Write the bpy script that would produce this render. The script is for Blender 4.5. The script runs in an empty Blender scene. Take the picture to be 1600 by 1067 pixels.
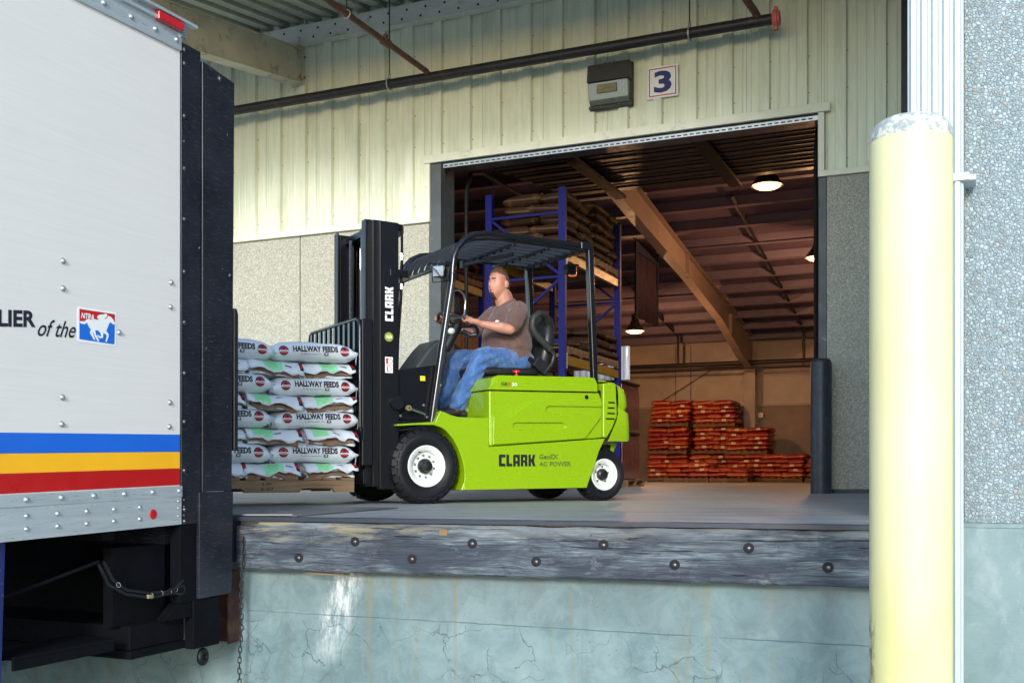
import bpy, bmesh, math, random
from math import sin, cos, pi, radians, hypot, atan2, sqrt
from mathutils import Vector, Matrix, noise as mnoise
random.seed(7)
sc = bpy.context.scene
COL = sc.collection

# ------------------------------------------------------------------ camera
cd = bpy.data.cameras.new('camera'); cam = bpy.data.objects.new('camera', cd); COL.objects.link(cam)
cam.location = (0, 0, 0.25); cam.rotation_euler = (radians(90), 0, radians(23.6))
cd.sensor_width = 36; cd.lens = 37.37; cd.shift_y = 0.1278; cd.clip_start = 0.05; cd.clip_end = 2000
sc.camera = cam
# ------------------------------------------------------------------ light
SUN_AZ = Vector((0.32, -0.95)).normalized(); SUN_EL = radians(18.5)
w = bpy.data.worlds.new('World'); sc.world = w; w.use_nodes = True
nt = w.node_tree; nt.nodes.clear()
wo = nt.nodes.new('ShaderNodeOutputWorld'); bg = nt.nodes.new('ShaderNodeBackground'); sk = nt.nodes.new('ShaderNodeTexSky')
sk.sky_type = 'NISHITA'; sk.sun_disc = False; sk.sun_elevation = SUN_EL; sk.sun_rotation = atan2(SUN_AZ.x, SUN_AZ.y)
sk.air_density = 1.0; sk.dust_density = 0.6; sk.ozone_density = 2.0
bg.inputs[1].default_value = 0.15
nt.links.new(sk.outputs[0], bg.inputs[0]); nt.links.new(bg.outputs[0], wo.inputs[0])
sl = bpy.data.lights.new('sun', 'SUN'); so = bpy.data.objects.new('sun', sl); COL.objects.link(so)
sl.energy = 1.15; sl.angle = radians(12); sl.color = (1.0, 0.985, 0.95)
sd = Vector((SUN_AZ.x * cos(SUN_EL), SUN_AZ.y * cos(SUN_EL), sin(SUN_EL)))
so.rotation_euler = sd.to_track_quat('Z', 'Y').to_euler(); so.location = sd * 30
sc.view_settings.view_transform = 'Standard'; sc.view_settings.look = 'None'
sc.view_settings.exposure = 1.35; sc.view_settings.gamma = 1.0
sc.view_settings.use_curve_mapping = False
sc.render.engine = 'CYCLES'
sc.cycles.use_denoising = True
sc.cycles.max_bounces = 8; sc.cycles.diffuse_bounces = 5
sc.cycles.sample_clamp_indirect = 6

# ------------------------------------------------------------------ material helpers
def newmat(name):
    m = bpy.data.materials.new(name); m.use_nodes = True
    nt = m.node_tree; nt.nodes.clear()
    out = nt.nodes.new('ShaderNodeOutputMaterial'); b = nt.nodes.new('ShaderNodeBsdfPrincipled')
    nt.links.new(b.outputs[0], out.inputs[0])
    return m, nt, b
def c4(c): return (c[0], c[1], c[2], 1)
class N:
    """tiny node-graph builder"""
    def __init__(s, nt): s.nt = nt
    def new(s, t, **kw):
        n = s.nt.nodes.new(t)
        for k, v in kw.items(): setattr(n, k, v)
        return n
    def link(s, a, b): s.nt.links.new(a, b)
    def coord(s, scale=(1, 1, 1), kind='Object', loc=(0, 0, 0), rot=(0, 0, 0)):
        tc = s.new('ShaderNodeTexCoord'); mp = s.new('ShaderNodeMapping')
        mp.inputs['Scale'].default_value = scale; mp.inputs['Location'].default_value = loc; mp.inputs['Rotation'].default_value = rot
        s.link(tc.outputs[kind], mp.inputs[0]); return mp.outputs[0]
    def noise(s, vec, scale, detail=4, rough=.55, dist=0):
        n = s.new('ShaderNodeTexNoise'); n.inputs['Scale'].default_value = scale; n.inputs['Detail'].default_value = detail
        n.inputs['Roughness'].default_value = rough; n.inputs['Distortion'].default_value = dist
        s.link(vec, n.inputs['Vector']); return n.outputs['Fac']
    def vor(s, vec, scale, feature='F1', out='Distance', rnd=1):
        n = s.new('ShaderNodeTexVoronoi'); n.feature = feature; n.inputs['Scale'].default_value = scale; n.inputs['Randomness'].default_value = rnd
        s.link(vec, n.inputs['Vector']); return n.outputs[out]
    def ramp(s, fac, stops):
        n = s.new('ShaderNodeValToRGB'); e = n.color_ramp.elements
        while len(e) < len(stops): e.new(.5)
        for i, (p, c) in enumerate(stops):
            e[i].position = p; e[i].color = c4(c) if isinstance(c, tuple) else (c, c, c, 1)
        s.link(fac, n.inputs[0]); return n.outputs[0]
    def mix(s, fac, a, b, mode='MIX'):
        n = s.new('ShaderNodeMix'); n.data_type = 'RGBA'; n.blend_type = mode
        if isinstance(fac, (int, float)): n.inputs[0].default_value = fac
        else: s.link(fac, n.inputs[0])
        for i, v in ((6, a), (7, b)):
            if isinstance(v, tuple): n.inputs[i].default_value = c4(v)
            else: s.link(v, n.inputs[i])
        return n.outputs[2]
    def math(s, op, a, b=0.0, c=None):
        n = s.new('ShaderNodeMath'); n.operation = op
        for i, v in enumerate((a, b) if c is None else (a, b, c)):
            if isinstance(v, (int, float)): n.inputs[i].default_value = v
            else: s.link(v, n.inputs[i])
        return n.outputs[0]
    def sep(s, vec):
        n = s.new('ShaderNodeSeparateXYZ'); s.link(vec, n.inputs[0]); return n.outputs
    def bump(s, h, b, strength=.3, dist=.01, prev=None):
        n = s.new('ShaderNodeBump'); n.inputs['Strength'].default_value = strength; n.inputs['Distance'].default_value = dist
        s.link(h, n.inputs['Height'])
        if prev is not None: s.link(prev, n.inputs['Normal'])
        s.link(n.outputs[0], b.inputs['Normal']); return n.outputs[0]
    def mrange(s, v, a, b, c=0, d=1):
        n = s.new('ShaderNodeMapRange'); s.link(v, n.inputs[0])
        for i, x in enumerate((a, b, c, d)): n.inputs[i + 1].default_value = x
        return n.outputs[0]
def pm(name, col, rough=.5, metal=0., var=.15, vs=4, bump=0., bs=40, bd=.004, coat=0., rv=.08, dirt=None, dscale=3, dirt_amt=.5, spec=.5, scratch=None, stretch=(1, 1, 1), kind='Object'):
    m, nt, b = newmat(name); n = N(nt)
    v = n.coord(stretch, kind)
    f = n.noise(v, vs, 6, .6)
    dk = tuple(x * (1 - var) for x in col); lt = tuple(min(1, x * (1 + var)) for x in col)
    c = n.ramp(f, [(.3, dk), (.7, lt)])
    if dirt:
        df = n.noise(v, dscale, 8, .65, .4)
        c = n.mix(n.mrange(df, .62 - dirt_amt * .3, .8 - dirt_amt * .2), c, dirt)
    if scratch:
        v2 = n.coord((4, 4, 90), rot=(.3, .2, .1)); s1 = n.noise(v2, 3, 3, .6)
        c = n.mix(n.mrange(s1, .64, .70, 0, .6), c, scratch)
    n.link(c, b.inputs['Base Color'])
    r = n.mrange(n.noise(v, vs * 3.1, 5), .3, .7, max(0, rough - rv), min(1, rough + rv)); n.link(r, b.inputs['Roughness'])
    b.inputs['Metallic'].default_value = metal; b.inputs['Coat Weight'].default_value = coat; b.inputs['Coat Roughness'].default_value = .05
    b.inputs['Specular IOR Level'].default_value = spec
    if bump: n.bump(n.noise(v, bs, 5), b, bump, bd)
    return m
def emis(name, col, strength, base=(.8, .8, .8)):
    m, nt, b = newmat(name); b.inputs['Base Color'].default_value = c4(base)
    b.inputs['Emission Color'].default_value = c4(col); b.inputs['Emission Strength'].default_value = strength
    return m

# ------------------------------------------------------------------ materials
def m_aggregate(name, scale, tint, dark):
    m, nt, b = newmat(name); n = N(nt); v = n.coord()
    cell = n.new('ShaderNodeTexVoronoi'); cell.inputs['Scale'].default_value = scale; n.link(v, cell.inputs['Vector'])
    edge = n.vor(v, scale, 'DISTANCE_TO_EDGE')
    s = n.sep(cell.outputs['Color'])
    c = n.ramp(s[0], [(0, tuple(x * .38 for x in tint)), (.25, tuple(x * .62 for x in tint)), (.5, tuple(x * .8 for x in tint)), (.72, tuple(x * 1.0 for x in tint)), (.93, tuple(min(.9, x * 1.22) for x in tint)), (.95, (.32, .27, .20)), (1, (.22, .19, .16))])
    c = n.mix(n.mrange(edge, .02, .12), dark, c)
    fine = n.noise(v, scale * 2.2, 3)
    c = n.mix(.35, c, n.ramp(fine, [(.35, tuple(x * .7 for x in tint)), (.65, tuple(min(.9, x * 1.15) for x in tint))]))
    big = n.noise(v, .8, 5); c = n.mix(n.mrange(big, .5, .8, 0, .3), c, tuple(x * .6 for x in tint))
    n.link(c, b.inputs['Base Color']); b.inputs['Roughness'].default_value = .75
    n.bump(n.mrange(edge, 0, .25), b, .8, .006)
    return m
M_AGGF = m_aggregate('far_aggregate', 62, (.60, .60, .50), (.30, .29, .25))
M_AGGN = m_aggregate('near_aggregate', 60, (.37, .46, .49), (.12, .17, .20))

def m_siding():
    m, nt, b = newmat('siding_paint'); n = N(nt); v = n.coord()
    st = n.noise(n.coord((7, 7, .25)), 3, 5, .6)
    c = n.ramp(st, [(.3, (.64, .69, .53)), (.6, (.73, .77, .61)), (.8, (.77, .81, .66))])
    g = n.noise(n.coord((2.2, 2.2, .6)), 1.4, 6, .6)
    c = n.mix(n.mrange(g, .50, .74, 0, .6), c, (.44, .47, .34))
    n.link(c, b.inputs['Base Color']); b.inputs['Roughness'].default_value = .42
    n.bump(n.noise(v, 2.0, 2), b, .12, .02)
    return m
M_SID = m_siding()
M_TRIM = pm('trim_paint', (.70, .72, .58), .4, var=.08, dirt=(.35, .36, .28), dirt_amt=.15)
M_CREAMBEAM = pm('cream_beam_paint', (.52, .50, .40), .55, var=.15, vs=2, dirt=(.22, .15, .09), dscale=5, dirt_amt=.25, bump=.1)
M_WHITEST = pm('white_steel_paint', (.66, .68, .62), .5, var=.1, dirt=(.30, .17, .10), dscale=5, dirt_amt=.15)
M_DECK = pm('roof_deck_paint', (.42, .45, .38), .5, var=.2, vs=1.5)
M_GALV = pm('galvanised_steel', (.45, .48, .50), .4, .8, var=.2, vs=12)

def m_dockwall():
    m, nt, b = newmat('dock_concrete'); n = N(nt); v = n.coord(); s = n.sep(v); x, z = s[0], s[2]
    big = n.noise(v, 1.1, 8, .62, .6)
    c = n.ramp(big, [(.30, (.066, .118, .135)), (.5, (.115, .19, .21)), (.70, (.18, .265, .28))])
    med = n.noise(v, 7, 7, .65, .8); c = n.mix(.35, c, n.ramp(med, [(.32, (.08, .145, .155)), (.68, (.26, .355, .36))]))
    pt = n.noise(n.coord(loc=(5, 0, 2)), 2.6, 9, .7, 1.2); c = n.mix(n.mrange(pt, .50, .66, 0, .45), c, (.25, .345, .355)); pt2 = n.noise(n.coord(loc=(9, 0, 4)), 3.4, 9, .72, .9); c = n.mix(n.mrange(pt2, .54, .70, 0, .6), c, (.095, .14, .15))
    po = n.vor(v, 42, 'F1', 'Distance'); pm2 = n.noise(v, 5, 3); c = n.mix(n.math('MULTIPLY', n.mrange(po, .10, .16, .8, 0), n.mrange(pm2, .56, .62)), c, (.05, .075, .08))
    # grime under the timber
    gr = n.noise(n.coord((3, 3, .7)), 1.6, 6); top = n.mrange(z, -.62, -.30); c = n.mix(n.math('MULTIPLY', n.mrange(gr, .35, .7, 0, .75), top), c, (.12, .15, .155))
    # rust runs
    rs = n.noise(n.coord((6.5, 6.5, .35)), 1.0, 7, .66, .9); c = n.mix(n.math('MULTIPLY', n.mrange(rs, .555, .66, 0, .8), n.mrange(z, -1.1, -.35, .25, 1)), c, (.20, .185, .085))
    ds = n.noise(n.coord((11, 11, .4), loc=(3, 0, 0)), 1.0, 5, .6, .3); c = n.mix(n.mrange(ds, .6, .75, 0, .5), c, (.13, .16, .155))
    # white spill
    cx = n.math('ADD', .62, n.math('MULTIPLY', n.math('ADD', z, .40), .28))
    dx = n.math('ABSOLUTE', n.math('SUBTRACT', x, cx)); wsp = n.noise(n.coord((22, 22, 7)), 1.0, 9, .75)
    sp = n.math('MULTIPLY', n.mrange(dx, .02, .12, 1, 0), n.mrange(wsp, .42, .62)); sp = n.math('MULTIPLY', sp, n.mrange(z, -.85, -.55, 0, 1))
    c = n.mix(n.math('MULTIPLY', sp, .9), c, (.75, .80, .80))
    # cracks
    wa = n.new('ShaderNodeVectorMath'); wa.operation = 'ADD'; nn = n.new('ShaderNodeTexNoise'); nn.inputs['Scale'].default_value = 6; nn.inputs['Detail'].default_value = 6; n.link(v, nn.inputs['Vector'])
    sc_ = n.new('ShaderNodeVectorMath'); sc_.operation = 'SCALE'; sc_.inputs['Scale'].default_value = .22; n.link(nn.outputs['Color'], sc_.inputs[0]); n.link(v, wa.inputs[0]); n.link(sc_.outputs[0], wa.inputs[1])
    e = n.vor(wa.outputs[0], 5.2, 'DISTANCE_TO_EDGE'); mk = n.noise(v, 1.3, 3)
    zone = n.math('MULTIPLY', n.mrange(z, -.60, -.55, 1, .22), n.math('MULTIPLY', n.mrange(mk, .44, .54), n.mrange(n.noise(v, 7, 3), .38, .46)))
    cr = n.math('MULTIPLY', n.mrange(e, .003, .014, 1, 0), zone)
    # pour line
    zl = n.math('SUBTRACT', z, n.math('ADD', -.535, n.math('ADD', n.math('MULTIPLY', x, -.013), n.math('MULTIPLY', n.noise(v, 9, 5), .012))))
    ln = n.math('MULTIPLY', n.mrange(n.math('ABSOLUTE', zl), .0012, .004, 1, 0), n.mrange(n.noise(n.coord((1, 1, 0)), 2.5, 3), .36, .5, .15, .9))
    cc = n.math('MAXIMUM', cr, ln); c = n.mix(n.math('MULTIPLY', cc, .7), c, (.05, .075, .085))
    n.link(c, b.inputs['Base Color']); b.inputs['Roughness'].default_value = .72
    h = n.math('SUBTRACT', n.math('ADD', n.math('MULTIPLY', n.noise(v, 30, 6), .35), n.math('MULTIPLY', pt, .4)), n.math('MULTIPLY', cc, .8)); n.bump(h, b, .5, .006)
    return m
M_DOCK = m_dockwall()
def m_stucco():
    m, nt, b = newmat('trowelled_concrete'); n = N(nt); v = n.coord()
    big = n.noise(v, 1.5, 7, .6, .5); c = n.ramp(big, [(.3, (.14, .215, .225)), (.7, (.24, .33, .34))])
    wv = n.new('ShaderNodeTexWave'); wv.wave_type = 'RINGS'; wv.inputs['Scale'].default_value = 6; wv.inputs['Distortion'].default_value = 26; wv.inputs['Detail'].default_value = 4; wv.inputs['Detail Scale'].default_value = .5
    n.link(n.coord(loc=(.2, 0, .9)), wv.inputs['Vector']); c = n.mix(n.mrange(n.noise(n.coord((1, 1, 1), rot=(0, .5, 0)), 3, 9, .72, 1.5), .5, .66, 0, .5), c, (.32, .40, .41)); c = n.mix(n.mrange(n.noise(n.coord(loc=(4, 0, 1)), 2.5, 9, .7, 1), .55, .7, 0, .5), c, (.11, .17, .18))
    n.link(c, b.inputs['Base Color']); b.inputs['Roughness'].default_value = .8
    n.bump(n.math('ADD', n.math('MULTIPLY', n.noise(n.coord((1, 1, 5), rot=(0, .7, 0)), 8, 6, .6, 1.5), .9), n.noise(v, 40, 5)), b, .35, .005); return m
M_STUC = m_stucco()
def m_floor():
    m, nt, b = newmat('dock_floor_concrete'); n = N(nt); v = n.coord()
    a = n.noise(v, .7, 8, .62, .4); c = n.ramp(a, [(.3, (.24, .25, .25)), (.55, (.33, .335, .33)), (.75, (.42, .42, .40))])
    t = n.noise(n.coord((.5, 3.5, 1), rot=(0, 0, radians(38))), 1.3, 6, .6); c = n.mix(n.mrange(t, .5, .70, 0, .6), c, (.13, .135, .14))
    st2 = n.noise(v, 3.2, 8, .7, .8); c = n.mix(n.mrange(st2, .60, .72, 0, .6), c, (.12, .12, .12))
    tm = n.new('ShaderNodeTexWave'); tm.inputs['Scale'].default_value = .55; tm.inputs['Distortion'].default_value = 3.5; tm.inputs['Detail'].default_value = 2; tm.inputs['Detail Scale'].default_value = .4; n.link(n.coord(rot=(0, 0, radians(60))), tm.inputs['Vector']); c = n.mix(n.math('MULTIPLY', n.mrange(tm.outputs['Fac'], .93, .99, 0, .55), n.mrange(n.noise(v, 14, 4), .4, .6)), c, (.05, .05, .055))
    s = n.noise(v, 60, 3); c = n.mix(.15, c, n.ramp(s, [(.3, (.1, .1, .1)), (.7, (.4, .4, .4))]))
    n.link(c, b.inputs['Base Color']); n.link(n.mrange(a, .3, .7, .5, .72), b.inputs['Roughness']); n.bump(s, b, .15, .002); return m
M_FLOOR = m_floor()
def m_timber():
    m, nt, b = newmat('weathered_timber'); n = N(nt); v = n.coord(); s = n.sep(v)
    warp = n.noise(n.coord((1.1, 1, 4)), 1.5, 4, .5, 1.0)
    zz = n.math('ADD', s[2], n.math('MULTIPLY', warp, .07))
    cmb = n.new('ShaderNodeCombineXYZ'); n.link(n.math('MULTIPLY', s[0], 2.4), cmb.inputs[0]); n.link(n.math('MULTIPLY', zz, 60), cmb.inputs[2])
    g = n.noise(cmb.outputs[0], 1.0, 7, .66, .7)
    cmb2 = n.new('ShaderNodeCombineXYZ'); n.link(n.math('MULTIPLY', s[0], 7), cmb2.inputs[0]); n.link(n.math('MULTIPLY', zz, 190), cmb2.inputs[2]); g2 = n.noise(cmb2.outputs[0], 1.0, 5, .6, .3)
    c = n.ramp(g, [(.36, (.008, .013, .024)), (.46, (.032, .046, .070)), (.55, (.085, .115, .145)), (.68, (.23, .285, .315))])
    c = n.mix(.4, c, n.ramp(g2, [(.40, (.010, .016, .030)), (.60, (.22, .27, .30))]))
    d = n.noise(n.coord((1.0, 1, 3.2)), 1.5, 8, .66, .6); c = n.mix(n.mrange(d, .44, .56, 0, .80), c, (.016, .024, .044)); d3 = n.noise(n.coord((2.5, 1, 5), loc=(3, 0, 1)), 1.6, 8, .7, .8); c = n.mix(n.mrange(d3, .56, .68, 0, .8), c, (.018, .022, .035)); d4 = n.noise(n.coord((2, 1, 9), loc=(6, 0, 3)), 1.6, 7, .7, .5); c = n.mix(n.mrange(d4, .58, .70, 0, .5), c, (.33, .37, .37))
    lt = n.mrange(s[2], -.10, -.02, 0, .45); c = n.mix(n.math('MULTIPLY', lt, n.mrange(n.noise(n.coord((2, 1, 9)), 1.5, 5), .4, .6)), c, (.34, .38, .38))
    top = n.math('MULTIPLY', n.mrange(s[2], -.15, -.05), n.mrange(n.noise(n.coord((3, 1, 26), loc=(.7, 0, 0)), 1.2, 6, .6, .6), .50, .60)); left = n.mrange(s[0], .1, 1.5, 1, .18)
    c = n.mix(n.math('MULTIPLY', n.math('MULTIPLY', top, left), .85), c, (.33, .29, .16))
    ck = n.noise(n.coord((.9, 1, 30), loc=(0, 0, 3)), 1.7, 5, .55, 1.0); ckm = n.mrange(ck, .655, .68)
    kn = n.noise(n.coord((9, 1, 13), loc=(1, 0, 0)), 1.0, 4, .7, .8); knm = n.mrange(kn, .70, .74)
    cm = n.math('MAXIMUM', ckm, knm); c = n.mix(cm, c, (.010, .012, .018))
    n.link(c, b.inputs['Base Color']); b.inputs['Roughness'].default_value = .7
    h = n.math('ADD', n.math('MULTIPLY', g, .6), n.math('MULTIPLY', g2, .25)); h = n.math('SUBTRACT', h, cm); n.bump(h, b, .8, .012); return m
M_TIMB = m_timber()
def m_blackplate():
    m, nt, b = newmat('scratched_black_paint'); n = N(nt); v = n.coord()
    c = n.ramp(n.noise(v, 3, 6), [(.3, (.010, .011, .016)), (.7, (.022, .024, .034))])
    s1 = n.noise(n.coord((6, 6, 160), rot=(.35, 0, 0)), 2.5, 4, .6); s2 = n.noise(n.coord((5, 5, 240), rot=(.12, 0, 0)), 2.0, 3, .6)
    sm = n.math('MAXIMUM', n.mrange(s1, .62, .72), n.mrange(s2, .65, .74)); c = n.mix(n.math('MULTIPLY', sm, .28), c, (.30, .33, .40))
    ch = n.noise(v, 26, 3, .5); c = n.mix(n.mrange(ch, .74, .76, 0, .8), c, (.35, .38, .42))
    n.link(c, b.inputs['Base Color']); n.link(n.mrange(sm, 0, 1, .22, .42), b.inputs['Roughness']); n.bump(n.math('ADD', sm, n.noise(v, 5, 3)), b, .1, .004); return m
M_BPL = m_blackplate(); M_BPL.node_tree.nodes['Principled BSDF'].inputs['Specular IOR Level'].default_value = .35
def m_truckwhite():
    m, nt, b = newmat('truck_panel_white'); n = N(nt); v = n.coord()
    st = n.noise(n.coord((3, 1.2, 45), rot=(.28, 0, 0)), 1.6, 6, .62)
    c = n.ramp(st, [(.3, (.70, .675, .64)), (.7, (.745, .72, .69))])
    g = n.noise(v, 1.0, 5); c = n.mix(n.mrange(g, .45, .75, 0, .3), c, (.64, .615, .58))
    n.link(c, b.inputs['Base Color']); n.link(n.mrange(st, .3, .7, .28, .42), b.inputs['Roughness']); n.bump(n.noise(v, 1.6, 3), b, .1, .02); return m
M_TW = m_truckwhite()
M_ALU = pm('brushed_aluminium', (.60, .66, .68), .33, .55, var=.12, vs=3, stretch=(1, 1, 14))
M_ALU2 = pm('rivet_aluminium', (.55, .58, .60), .28, .8, var=.1)
M_BLUE = pm('blue_stripe', (.012, .13, .62), .35, var=.05); M_YEL = pm('yellow_stripe', (.95, .47, .012), .35, var=.04); M_RED = pm('red_stripe', (.46, .006, .006), .35, var=.05)
M_INK = pm('black_ink', (.012, .010, .02), .5, var=.1); M_WHITE = pm('white_print', (.82, .83, .82), .5, var=.03); M_REDP = pm('red_print', (.50, .01, .015), .45, var=.05); M_BLUEP = pm('blue_print', (.01, .14, .60), .45, var=.05); M_NAVY = pm('navy_print', (.012, .02, .16), .45, var=.05)
M_LENSR = pm('red_lens', (.55, .01, .02), .12, var=.1, coat=.8); M_LAMPB = pm('bronze_lamp_paint', (.035, .035, .032), .5, var=.2)
def m_yellow():
    m, nt, b = newmat('faded_yellow_paint'); n = N(nt); v = n.coord(); s = n.sep(v)
    f = n.noise(n.coord((2, 2, .8)), 1.8, 6, .6, .3); c = n.ramp(f, [(.32, (.58, .58, .21)), (.55, (.66, .65, .32)), (.75, (.70, .69, .42))])
    low = n.mrange(s[2], .2, 1.6, .0, .5); c = n.mix(low, c, (.72, .70, .46))
    edge = n.mrange(s[0], -.135, -.105, 1, 0); ch = n.noise(n.coord((30, 30, 14)), 1.0, 8, .75)
    c = n.mix(n.math('MULTIPLY', n.math('MULTIPLY', n.mrange(ch, .50, .58), edge), n.mrange(s[2], 1.05, .95)), c, (.05, .05, .04))
    n.link(c, b.inputs['Base Color']); b.inputs['Roughness'].default_value = .5; n.bump(n.noise(v, 9, 4), b, .08, .006); return m
M_YB = m_yellow()
M_CAP = None
def m_cap():
    m, nt, b = newmat('flaking_cap_paint'); n = N(nt); v = n.coord()
    f = n.noise(v, 34, 8, .7); c = n.ramp(f, [(.47, (.30, .36, .37)), (.53, (.72, .74, .62))]); c = n.mix(.3, c, n.ramp(n.noise(v, 120, 3), [(.3, (.15, .19, .2)), (.7, (.6, .62, .55))]))
    n.link(c, b.inputs['Base Color']); b.inputs['Roughness'].default_value = .7; n.bump(f, b, .5, .006); return m
M_CAP = m_cap()
M_WPVC = pm('white_downspout_paint', (.46, .53, .55), .4, var=.03)
M_DBOL = pm('dark_bollard_paint', (.028, .034, .046), .45, var=.3, vs=7, dirt=(.13, .14, .15), dscale=13, dirt_amt=.05, bump=.25, bs=30)
M_DTRIM = pm('dark_blue_trim', (.02, .03, .05), .5, var=.1)
M_JAMB = pm('grey_jamb_paint', (.065, .078, .085), .5, var=.2, vs=3, dirt=(.3, .32, .32), dirt_amt=.1)
M_PIPE = pm('rusty_black_pipe', (.018, .016, .019), .45, var=.3, vs=9, dirt=(.13, .05, .03), dscale=6, dirt_amt=.1, bump=.2)
M_PIPER = pm('rusty_brown_pipe', (.12, .055, .038), .6, var=.3, vs=12, bump=.2)
M_REDCAP = pm('red_coupling_paint', (.62, .13, .11), .5, var=.15, vs=20)
M_RUST = pm('rusty_steel', (.045, .016, .012), .8, var=.5, vs=9, dirt=(.11, .06, .018), dscale=7, dirt_amt=.4, bump=.6)
M_CHAIN = pm('black_chain', (.02, .02, .022), .6, var=.3, vs=60)
M_BOLT = pm('bolt_steel', (.16, .16, .17), .4, .9, var=.4, vs=40)
M_HOLE = pm('bolt_recess', (.012, .012, .015), .9, var=.2)
M_GREEN = pm('lime_green_paint', (.255, .44, .003), .28, rv=.02, var=.012, coat=.8); M_GREEN.node_tree.nodes['Principled BSDF'].inputs['Coat Roughness'].default_value = .07
M_FBLK = pm('forklift_black_paint', (.006, .0065, .009), .3, var=.1, coat=.0, rv=.02, spec=.35)
M_FBLK2 = pm('guard_black_paint', (.007, .008, .012), .22, var=.1, coat=.2, rv=.02)
M_CHAS = pm('chassis_black', (.004, .004, .005), .7, var=.3, spec=.25)
M_RUB = pm('tyre_rubber', (.006, .007, .010), .55, var=.3, spec=.35, vs=9, bump=.3, bs=30)
M_SLAT = pm('guard_slat_paint', (.030, .036, .046), .3, var=.1, rv=.02)
M_RIM = pm('white_rim_paint', (.74, .80, .76), .35, var=.05); M_HUB = pm('hub_black', (.012, .012, .013), .35, var=.2)
M_NUT = pm('lug_nut_steel', (.30, .31, .28), .35, .7, var=.3, vs=50)
M_VINYL = pm('seat_vinyl', (.014, .015, .018), .38, var=.2, bump=.15, bs=60); M_GRIP = pm('foam_grip', (.025, .028, .03), .6, var=.2, bump=.2)
M_DASH = pm('dash_plastic', (.028, .034, .04), .5, var=.15)
M_SWR = pm('red_switch', (.62, .012, .015), .3, var=.05); M_LBLY = pm('yellow_label', (.70, .60, .03), .5, var=.05); M_LBLG = pm('green_label', (.42, .48, .06), .5, var=.1)
M_CHROME = pm('bright_steel', (.62, .64, .66), .15, 1, var=.05); M_LGLASS = pm('lamp_lens', (.30, .35, .40), .08, var=.1, vs=30, coat=.6)
M_ORANGE = pm('amber_lens', (.9, .22, .02), .15, var=.1, coat=.7); M_ORANGE.node_tree.nodes['Principled BSDF'].inputs['Emission Color'].default_value = (1, .25, .03, 1); M_ORANGE.node_tree.nodes['Principled BSDF'].inputs['Emission Strength'].default_value = .25
M_SKIN = pm('skin', (.50, .24, .17), .5, var=.12, vs=14, dirt=(.42, .15, .11), dscale=9, dirt_amt=.35, spec=.4); M_HAIR = pm('short_brown_hair', (.11, .055, .030), .7, var=.35, vs=50, bump=.6, bs=180); M_GOAT = pm('goatee_hair', (.05, .025, .018), .8, var=.35, vs=60, bump=.5, bs=200)
def m_cloth(name, a, bcol, scale, worn=None):
    m, nt, b = newmat(name); n = N(nt); v = n.coord(); f = n.noise(v, scale, 6, .6, .6); c = n.ramp(f, [(.3, a), (.7, bcol)])
    if worn: c = n.mix(n.mrange(n.noise(v, 7, 7, .65, 1.0), .5, .75, 0, .45), c, worn)
    n.link(c, b.inputs['Base Color']); b.inputs['Roughness'].default_value = .9; b.inputs['Sheen Weight'].default_value = .2
    p = n.bump(n.noise(v, 8, 4, .5, 1.6), b, .55, .03); n.bump(n.noise(v, 300, 2), b, .25, .001, p); return m
M_SHIRT = m_cloth('brown_cotton', (.10, .056, .050), (.15, .085, .075), 6); M_JEAN = m_cloth('blue_denim', (.022, .07, .22), (.06, .16, .40), 9, (.26, .40, .60))
M_SHOE = pm('dark_shoe_leather', (.02, .016, .014), .5, var=.3)
M_BAGW = pm('white_woven_bag', (.74, .79, .82), .45, var=.08, vs=7, bump=.55, bs=14, bd=.012, dirt=(.42, .46, .50), dscale=6, dirt_amt=.1)
M_KRAFT = pm('kraft_lining', (.23, .14, .085), .8, var=.25, vs=14, bump=.4, bs=20, bd=.01); M_TAG = pm('mint_green_tag', (.30, .80, .42), .6, var=.08, vs=30)
M_STRING = pm('white_string', (.55, .57, .70), .8, var=.1)
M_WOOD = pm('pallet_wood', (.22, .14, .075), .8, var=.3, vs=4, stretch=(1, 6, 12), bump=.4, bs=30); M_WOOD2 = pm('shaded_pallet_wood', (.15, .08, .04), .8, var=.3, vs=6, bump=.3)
M_RACKB = pm('blue_rack_paint', (.003, .005, .085), .5, var=.15, spec=.15, rv=.02); M_RACKY = pm('yellow_rack_paint', (.24, .14, .008), .4, var=.15, dirt=(.15, .09, .03), dscale=12, dirt_amt=.1)
def m_bag(name, base, band, label, seed):
    m, nt, b = newmat(name); n = N(nt); v = n.coord(); s = n.sep(v); oi = n.new('ShaderNodeObjectInfo')
    f = n.noise(v, 9, 5, .6, .4); c = n.ramp(f, [(.3, tuple(x * .7 for x in base)), (.7, base)])
    bw = n.math('ABSOLUTE', n.math('SUBTRACT', n.math('ABSOLUTE', s[0]), .2)); c = n.mix(n.mrange(bw, .025, .035, 1, 0), c, band)
    zz = n.math('ABSOLUTE', n.math('SUBTRACT', s[2], n.math('MULTIPLY', s[0], .06))); c = n.mix(n.mrange(zz, .006, .01, .85, 0), c, label)
    wz = n.noise(n.coord((7, 7, 22)), 1.5, 3, .5); c = n.mix(n.mrange(wz, .62, .66, 0, .8), c, band)
    hs = n.new('ShaderNodeHueSaturation'); n.link(c, hs.inputs['Color']); n.link(n.mrange(oi.outputs['Random'], 0, 1, .7, 1.25), hs.inputs['Value']); n.link(n.mrange(oi.outputs['Random'], 0, 1, .488, .512), hs.inputs['Hue'])
    n.link(hs.outputs[0], b.inputs['Base Color']); b.inputs['Roughness'].default_value = .38 if seed == 1 else .75; b.inputs['Specular IOR Level'].default_value = .4 if seed == 1 else .15; n.bump(n.noise(v, 14, 4), b, .5, .012); return m
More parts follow.
